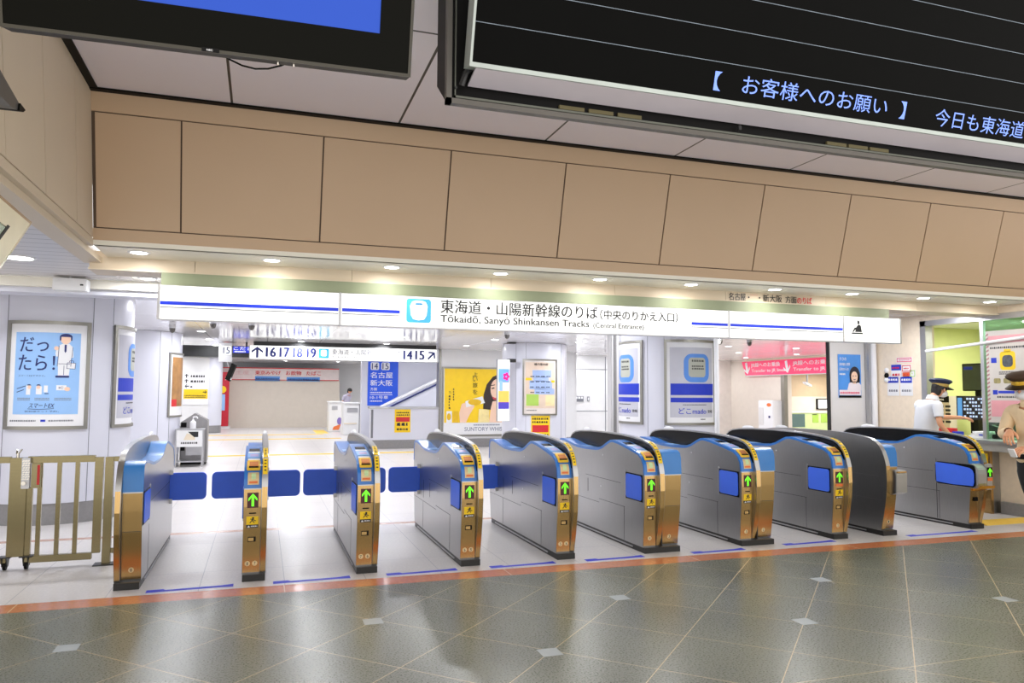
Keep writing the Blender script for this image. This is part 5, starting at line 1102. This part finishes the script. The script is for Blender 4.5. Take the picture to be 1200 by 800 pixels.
# wall notices
labs = [('pinkish outlined notice on the granite wall, top of the cluster', 1051, 418, 1069, 425, M_PAPER, M_PINK), ('small blue topped notice on the granite wall, left of the red one', 1045, 427, 1056, 442, M_INKBLUE, M_PAPER), ('red bordered notice on the granite wall in the cluster middle', 1057, 427, 1068, 436, M_PAPER, M_RED),
        ('small orange red sticker on the granite wall notices', 1058, 436, 1066, 441.5, M_RED, M_ORANGE), ('small sticker with green and yellow, right end of the notices', 1066.5, 433, 1073, 442, M_PAPER, M_GREENP), ('white notice with blue heading, lower left of the cluster', 1040.5, 440.5, 1053.5, 463.5, M_PAPER, M_INKBLUE), ('white notice with blue heading, lower right of the cluster', 1055.5, 440.5, 1069.5, 463.5, M_PAPER, M_INKBLUE)]
for k, (lab, a_, b_, c_, d_, m1, m2) in enumerate(labs):
    u0, v0, u1, v1 = rp(a_, b_, c_, d_, 9.5); F = face(9.499); t = thing('wall_notice', lab, 'notice', (9.5, -(u0+u1)/2, v0))
    Ink(F, 0, .004).rect(u0, v0, u1, v1).build('sheet', m1, t); h = v1-v0; w_ = u1-u0
    if k >= 5:
        Ink(F, .005, .001).rect(u0+.01, v1-.34*h, u1-.01, v1-.01).build('heading', m2, t); I = Ink(F, .007, .001); I.scribble(u0+.03, v1-.24*h, u1-.03, v1-.12*h, 1, .4, k); I.build('heading_lettering', M_PAPER, t)
        I = Ink(F, .005, .001); I.scribble(u0+.03, v0+.2*h, u1-.03, v0+.32*h, 1, .6, k); I.build('lettering', M_GREYINK, t)
    elif k == 1: Ink(F, .005, .001).rect(u0+.0, v0, u1, v0+.55*h).build('lower_half', M_PAPER, t); I = Ink(F, .007, .001); I.scribble(u0+.02, v0+.1*h, u1-.02, v0+.3*h, 1, .4, 2); I.scribble(u0+.02, v0+.68*h, u1-.02, v0+.82*h, 1, .4, 3); I.build('lettering', M_RED, t)
    else: I = Ink(F, .005, .001); I.frame(u0+.008, v0+.008, u1-.008, v1-.008, .012); I.scribble(u0+.04, v0+.4*h, u1-.04, v0+.6*h, 1, .4, k); I.build('printed_border', m2, t)
t = thing('intercom', 'small white and black intercom fixed at the edge of the granite wall', 'intercom', (9.48, 9.55, 1.75))
for py, mt in ((434, M_PAPER), (440, M_BLACK), (445, M_PAPER)):
    p = at(1039, py, x=9.49); m = MB(); m.ellipsoid(p, .03, .04, .045); m.build('handset' if mt is M_BLACK else 'shell', mt, t, True)
# pier poster
TPp = flat((0, 9.815, 0), (1,0,0)); t = thing('pier_poster', 'blue poster of a woman with dark hair on the grey pier at right', 'poster', (9.04, 9.81, 1.53))
Ink(TPp, 0, .004).rect(8.815, 1.535, 9.27, 2.235).build('sheet', mat('poster_sky', (80, 150, 230), .45, var=.12, scale=3), t)
m = Ink(TPp, .005, .002); m.rect(8.82, 1.535, 9.268, 1.57); m.build('black_foot', M_BLACK, t)
m = Ink(TPp, .005, .002); m.rect(8.83, 1.575, 9.26, 1.66); m.poly([(8.99, 1.66), (9.02, 1.76), (9.1, 1.82), (9.2, 1.80), (9.265, 1.74), (9.265, 1.66)]); m.build('printed_blouse', mat('poster_white', (236, 226, 232), .5), t)
m = Ink(TPp, .008, .002); m.ell(9.14, 1.90, .105, .14); m.rect(9.04, 1.78, 9.08, 1.9); m.rect(9.2, 1.78, 9.24, 1.9); m.build('printed_hair', mat('poster_hair', (40, 36, 48), .5), t)
m = Ink(TPp, .011, .002); m.ell(9.13, 1.87, .066, .09); m.rect(9.10, 1.76, 9.16, 1.80); m.build('printed_face', M_SKINP, t)
m = Ink(TPp, .014, .001); m.ell(9.105, 1.885, .012, .006); m.ell(9.155, 1.885, .012, .006); m.line([(9.11, 1.83), (9.13, 1.825), (9.15, 1.83)], .008); m.build('printed_feature', M_NAVY, t)
m = Ink(TPp, .005, .002); m.text('夕ひの', 8.84, 2.13, 8.98, 2.19, .02); m.text('新幹線と世界', 8.84, 2.05, 9.05, 2.10, .02); m.text('日本からの', 8.84, 1.97, 9.02, 2.02, .02); m.scribble(8.84, 1.90, 8.95, 1.93, 1, .4, 3); m.build('lettering', M_PAPER, t)
m = Ink(TPp, .008, .002); m.scribble(8.84, 1.60, 9.24, 1.63, 1, .4, 4); m.build('pink_lettering', M_PINK, t)

# ================================================================== PEOPLE
def skin_mesh(nodes, edges, root, levels=2):
    """grow one smooth surface over connected joints; nodes = {name: (point, radius or (rx, ry))}"""
    names = list(nodes); ix = {n: i for i, n in enumerate(names)}
    me = bpy.data.meshes.new('k'); me.from_pydata([tuple(nodes[n][0]) for n in names], [(ix[a], ix[b]) for a, b in edges], [])
    o = bpy.data.objects.new('k', me); COL.objects.link(o)
    md = o.modifiers.new('s', 'SKIN'); md.use_smooth_shade = True
    for n in names:
        r = nodes[n][1]; sv_ = me.skin_vertices[0].data[ix[n]]; sv_.radius = r if isinstance(r, tuple) else (r, r); sv_.use_root = (n == root)
    sb = o.modifiers.new('u', 'SUBSURF'); sb.levels = levels; sb.render_levels = levels
    dg = bpy.context.evaluated_depsgraph_get(); m2 = bpy.data.meshes.new_from_object(o.evaluated_get(dg))
    vs_ = [v.co.copy() for v in m2.vertices]; fs_ = [list(p.vertices) for p in m2.polygons]
    bpy.data.objects.remove(o); bpy.data.meshes.remove(me); bpy.data.meshes.remove(m2)
    return vs_, fs_
def chain(mb, pts, root=0, levels=2):
    nodes = {str(i): p for i, p in enumerate(pts)}
    mb.add(*skin_mesh(nodes, [(str(i), str(i+1)) for i in range(len(pts)-1)], str(root), levels))
def hand(mb, wrist, d, n, side, curl=.5, k=1.0):
    """palm and five separate bent fingers; d = along the hand, n = back of the hand, side = towards the thumb"""
    wrist = Vector(wrist); d = Vector(d).normalized(); n = (Vector(n)-d*Vector(n).dot(d)).normalized(); a = d.cross(n)
    if a.dot(Vector(side)) < 0: a = -a
    P = lambda x, y, z: wrist+(d*x+a*y+n*z)*k
    chain(mb, [(P(-.01, 0, 0), (.026*k, .022*k)), (P(.03, 0, 0), (.036*k, .018*k)), (P(.075, 0, 0), (.042*k, .016*k)), (P(.09, 0, 0), (.038*k, .012*k))])
    for y, L in ((.030, .072), (.010, .082), (-.010, .076), (-.029, .060)):
        p = Vector((.078, y, 0)); an = 0; pts = [(P(.06, y*.9, 0), .010*k), (P(p.x, p.y, p.z), .0098*k)]
        for q, f in enumerate((.46, .30, .24)):
            an += curl*(.9 if q == 0 else 1.0); p = p+Vector((cos(an)*L*f, y*.12*f, -sin(an)*L*f)); pts.append((P(p.x, p.y, p.z), (.0092-.0012*q)*k))
        chain(mb, pts)
    chain(mb, [(P(.015, .018, 0), .013*k), (P(.035, .040, -.006), .0125*k), (P(.062, .056, -.016), .0105*k), (P(.086, .058, -.030), .0088*k)])
def person(label, J, shirt, trousers, shoes=M_BLACK, hands=None, mask=None, hair=True, sleeves='short', cap=None):
    """J: joints; F is the facing direction"""
    F = Vector(J['F']).normalized(); Rr = F.cross(Vector((0, 0, 1))).normalized(); U = Rr.cross(F).normalized()
    t = thing('person', label, 'person', (J['pelvis'][0], J['pelvis'][1], 0))
    N = {}; E_ = []
    def nd(n, p, r, frm=None):
        N[n] = (Vector(p), r)
        if frm: E_.append((frm, n))
    pel, che, nek, hd = (Vector(J[k]) for k in ('pelvis', 'chest', 'neck', 'head'))
    nd('pelvis', pel, (.145, .11)); nd('waist', pel.lerp(che, .45), (.125, .095), 'pelvis'); nd('chest', che, (.155, .11), 'waist'); nd('neckb', nek, .062, 'chest')
    nd('neck', nek.lerp(hd, .45), .05, 'neckb'); nd('head', hd-U*.02, (.078, .086), 'neck'); nd('crown', hd+U*.07, (.066, .076), 'head')
    for s_, k in (('L', -1), ('R', 1)):
        sh, el, wr = (Vector(J[x+s_]) for x in ('sh', 'el', 'wr')); hi, kn, an = (Vector(J[x+s_]) for x in ('hip', 'kn', 'an'))
        nd('sh'+s_, sh, .058, 'chest'); nd('ua'+s_, sh.lerp(el, .5), .045, 'sh'+s_); nd('el'+s_, el, .038, 'ua'+s_); nd('fa'+s_, el.lerp(wr, .45), .036, 'el'+s_); nd('wr'+s_, wr, .025, 'fa'+s_)
        nd('hip'+s_, hi, .085, 'pelvis'); nd('th'+s_, hi.lerp(kn, .5), .074, 'hip'+s_); nd('kn'+s_, kn, .052, 'th'+s_); nd('ca'+s_, kn.lerp(an, .4), .05, 'kn'+s_); nd('an'+s_, an, .035, 'ca'+s_)
        nd('toe'+s_, an+Vector((F.x, F.y, 0)).normalized()*.14-Vector((0, 0, .045)), .03, 'an'+s_)
    mb = MB(); mb.add(*skin_mesh(N, E_, 'pelvis'))
    # nose, ears
    mb.ellipsoid(hd+F*.088-U*.015, .014, .014, .026, 10, 6)
    for k in (-1, 1): mb.ellipsoid(hd+Rr*k*.078-U*.01, .014, .02, .032, 10, 6)
    for s_ in ('L', 'R'):
        w = Vector(J['wr'+s_]); h = (hands or {}).get(s_)
        if h: hand(mb, w, *h)
        else: hand(mb, w, (w-Vector(J['el'+s_])), Rr*(1 if s_ == 'R' else -1), F, .35)
    body = mb.build('body', M_SKIN, t, True)
    eb = MB()
    for k in (-1, 1): eb.ellipsoid(hd+F*.077+Rr*k*.032+U*.012, .011, .011, .007, 10, 6)
    eb.build('eyes', M_INK, body, True)
    bv, bf = skin_mesh(N, E_, 'pelvis')
    bm = bmesh.new(); vv = [bm.verts.new(p) for p in bv]
    for f in bf: bm.faces.new([vv[q] for q in f])
    bm.normal_update()
    near = []
    for v in bm.verts:
        best = None
        for a_, b_ in E_:
            A, B = N[a_][0], N[b_][0]; AB = B-A; k = max(0, min(1, (v.co-A).dot(AB)/AB.length_squared))
            ra, rb = N[a_][1], N[b_][1]; ra = max(ra) if isinstance(ra, tuple) else ra; rb = max(rb) if isinstance(rb, tuple) else rb
            d_ = (v.co-(A+AB*k)).length/(ra+(rb-ra)*k)
            if best is None or d_ < best[0]: best = (d_, b_, k)
        near.append(best[1:])
    def garment(name, test, grow, mt):
        keep = [test(*q) for q in near]; m = MB(); ix = {}
        for f in bm.faces:
            if all(keep[v.index] for v in f.verts):
                for v in f.verts:
                    if v.index not in ix: ix[v.index] = len(m.v); m.v.append(v.co+v.normal*grow(*near[v.index]))
                m.f.append([ix[v.index] for v in f.verts]); m.mi.append(0)
        o = m.build(name, mt, t, True); so = o.modifiers.new('thickness', 'SOLIDIFY'); so.thickness = .006; so.offset = -1; return o
    bm.verts.index_update()
    def sh_test(b, k):
        if b in ('waist', 'chest') or b[:2] in ('sh', 'ua'): return True
        if b == 'neckb': return k < .75
        if b[:3] == 'hip': return k < .45
        if b[:2] == 'el': return sleeves == 'long' or k < .45
        if b[:2] == 'fa': return sleeves == 'long'
        if b[:2] == 'wr': return sleeves == 'long' and k < .7
        return False
    sh_ = garment('shirt', sh_test, lambda b, k: .024 if b in ('waist', 'chest') or b[:3] == 'hip' else .018, shirt)
    m = MB(); c_ = N['neckb'][0]+(N['neck'][0]-N['neckb'][0])*.2; m.cyl(c_-U*.035-F*.005, c_+U*.025, .088, .066, 18); m.build('collar', shirt, sh_, True)
    garment('trousers', lambda b, k: b[:3] == 'hip' or b[:2] in ('th', 'kn', 'ca') or (b[:2] == 'an' and k < .9) or (b == 'waist' and k < .12), lambda b, k: .020 if b[:3] == 'hip' or b == 'waist' else .026, trousers)
    bm.free()
    for s_ in ('L', 'R'):
        an = N['an'+s_][0]; f = Vector((F.x, F.y, 0)).normalized(); m = MB(); zc = Vector((0, 0, 1))
        chain(m, [(Vector((an.x, an.y, .045))-f*.06, (.042, .042)), (Vector((an.x, an.y, .05))+f*.03, (.045, .045)), (Vector((an.x, an.y, .036))+f*.12, (.044, .034)), (Vector((an.x, an.y, .03))+f*.18, (.036, .028))]); m.build('shoe', shoes, t, True)
    if hair:
        m = MB(); Pm = Matrix((Rr, F, U)).transposed(); q = MB(); q.lathe([(.098, .0), (.1, .035), (.092, .08), (.066, .118), (.03, .135), (.002, .138)], (0, 0, 0), 24, .92, 1.02)
        m.add([hd+Pm @ (p+Vector((0, -.012, -.005))) for p in q.v], q.f); q = MB(); q.ellipsoid((0, -.055, -.02), .082, .055, .085); m.add([hd+Pm @ p for p in q.v], q.f); m.build('hair', M_HAIR, t, True)
    if mask:
        m = MB(); Pm = Matrix((Rr, F, U)).transposed(); q = MB(); q.ellipsoid((0, .045, -.055), .068, .062, .05, 18, 12); m.add([hd+Pm @ p for p in q.v], q.f); mk = m.build('face_mask', mask, t, True)
        m = MB()
        for k in (-1, 1): m.tube([hd+Rr*k*.062+F*.05-U*.04, hd+Rr*k*.082-U*.005], .003, 6)
        m.build('mask_loop', mask, mk)
    if cap:
        Pm = Matrix((Rr, F, U)).transposed(); top, bnd, brim = cap; L = lambda q: [hd+Pm @ (p+Vector((0, 0, .045))) for p in q.v]
        q = MB(); q.lathe([(.098, .03), (.135, .06), (.14, .075), (.125, .092), (.06, .105), (.002, .106)], (0, 0, 0), 28, .95, 1.08); m = MB(); m.add(L(q), q.f); c = m.build('cap', top, t, True)
        q = MB(); q.lathe([(.096, -.01), (.101, .0), (.101, .034), (.096, .04)], (0, 0, 0), 28, .94, 1.06); m = MB(); m.add(L(q), q.f); m.build('cap_band', bnd, c, True)
        q = MB(); P = [(.10*cos(radians(a_)), .10*sin(radians(a_)), -.002) for a_ in range(10, 171, 16)]; O = [(.125*cos(radians(a_)), .06+.115*sin(radians(a_)), -.028) for a_ in range(10, 171, 16)]; n = len(P)
        q.add(P+O+[(x, y, z-.006) for x, y, z in P+O], [[i, i+1, n+i+1, n+i] for i in range(n-1)]+[[2*n+i, 3*n+i, 3*n+i+1, 2*n+i+1] for i in range(n-1)]+[[n+i, n+i+1, 3*n+i+1, 3*n+i] for i in range(n-1)]); m = MB(); m.add(L(q), q.f); m.build('cap_peak', brim, c, True)
        q = MB(); q.ellipsoid((0, .105, .022), .016, .008, .018, 12, 8); m = MB(); m.add(L(q), q.f); m.build('cap_badge', M_RIM, c, True)
    return t, N
M_SHIRT = mat('white_shirt', (238, 240, 246), .7, var=.02); M_NAVYT = mat('navy_trousers', (28, 32, 46), .7)
t, N = person('person in a white short sleeved shirt and navy cap reaching over the counter at right', dict(F=(.98, -.18, -.12), pelvis=(8.62, 8.0, .96), chest=(8.66, 7.97, 1.36), neck=(8.72, 7.95, 1.545), head=(8.83, 7.92, 1.665),
    shL=(8.68, 8.14, 1.47), elL=(8.98, 8.10, 1.28), wrL=(9.30, 7.98, 1.275), shR=(8.62, 7.78, 1.47), elR=(8.56, 7.70, 1.21), wrR=(8.70, 7.62, .99),
    hipL=(8.62, 8.09, .90), knL=(8.66, 8.10, .50), anL=(8.62, 8.10, .09), hipR=(8.62, 7.91, .90), knR=(8.63, 7.90, .50), anR=(8.55, 7.88, .09)), M_SHIRT, M_NAVYT,
    mask=M_PAPER, hands={'L': ((.95, -.2, -.15), (0, 0, 1), (0, -1, 0), .35)}, cap=(mat('navy_cap', (30, 40, 78), .6), mat('gold_cap_band', (196, 164, 84), .5), M_BLACK))
M_BEIGES = mat('beige_uniform_shirt', (240, 216, 178), .75, var=.04, scale=12); M_DKT = mat('dark_uniform_trousers', (26, 30, 32), .75)
t, N = person('person in a beige uniform shirt and gold banded cap cut by the right edge', dict(F=(-.96, -.16, -.22), pelvis=(6.84, 5.10, 1.0), chest=(6.82, 5.10, 1.38), neck=(6.77, 5.10, 1.53), head=(6.69, 5.09, 1.665),
    shL=(6.79, 4.92, 1.45), elL=(6.83, 4.84, 1.17), wrL=(6.58, 4.97, 1.115), shR=(6.78, 5.29, 1.45), elR=(6.72, 5.34, 1.22), wrR=(6.57, 5.15, 1.265),
    hipL=(6.84, 5.0, .93), knL=(6.95, 4.95, .52), anL=(7.09, 4.90, .09), hipR=(6.84, 5.2, .93), knR=(6.94, 5.17, .52), anR=(7.08, 5.14, .09)), M_BEIGES, M_DKT, sleeves='long',
    mask=M_PAPER, hands={'L': ((-.9, .35, -.12), (-.2, -.3, .9), (-.3, .6, .6), .62, 1.15), 'R': ((-.75, -.35, -.5), (-.6, -.1, .8), (-.3, -.8, .3), .62, 1.15)}, cap=(mat('brown_cap', (70, 50, 34), .6), mat('gold_stripe_band', (226, 178, 50), .5), mat('dark_peak', (40, 30, 24), .35)))
ch = N['chest'][0]
m = MB(); m.tube([ch+Vector((-.11, -.09, .10)), ch+Vector((-.165, -.06, .02)), ch+Vector((-.17, -.03, -.10)), ch+Vector((-.155, -.05, -.2))], .006); m.build('whistle_cord', M_BLACK, t, True)
b = MB(); b.lathe([(.176, 0), (.182, .02), (.176, .045)], (6.84, 5.10, 1.005), 28, 1.0, .98); b.build('belt', M_BLACK, t, True)
g_ = MB(); g_.obox((6.435, 5.03, 1.075), (.02, 0, -.035), (0, .03, 0), (.004, 0, .003)); tag(g_.build('paper_slip', M_PAPER), 'white paper slip held in the beige uniformed person\'s fingers', 'paper')
M_LILSH = mat('lilac_grey_shirt', (190, 184, 204), .7)
px_ = at(407, 470, y=31.6); X0, Y0 = px_.x, 31.6
t, N = person('person in a lilac grey shirt with a black bag walking far behind the gates', dict(F=(.75, -.6, -.08), pelvis=(X0-.05, Y0, .93), chest=(X0, Y0-.02, 1.30), neck=(X0+.04, Y0-.04, 1.46), head=(X0+.09, Y0-.07, 1.58),
    shL=(X0+.12, Y0+.13, 1.39), elL=(X0+.02, Y0+.20, 1.12), wrL=(X0+.16, Y0+.16, .92), shR=(X0-.12, Y0-.16, 1.39), elR=(X0-.22, Y0-.14, 1.12), wrR=(X0-.24, Y0-.16, .88),
    hipL=(X0+.02, Y0+.06, .87), knL=(X0+.18, Y0-.06, .50), anL=(X0+.12, Y0-.02, .10), hipR=(X0-.10, Y0-.08, .87), knR=(X0-.12, Y0-.05, .48), anR=(X0-.34, Y0+.1, .12)), M_LILSH, M_DKT)
tag(MB().box(X0-.66, Y0-.32, .48, X0-.45, Y0-.20, .76).tube([(X0-.6, Y0-.26, .75), (X0-.5, Y0-.24, .85), (X0-.33, Y0-.19, .86)], .012).build('shoulder_bag', M_BLACK, None, bevel=.03), 'black bag carried by the person walking far behind the gates', 'bag')
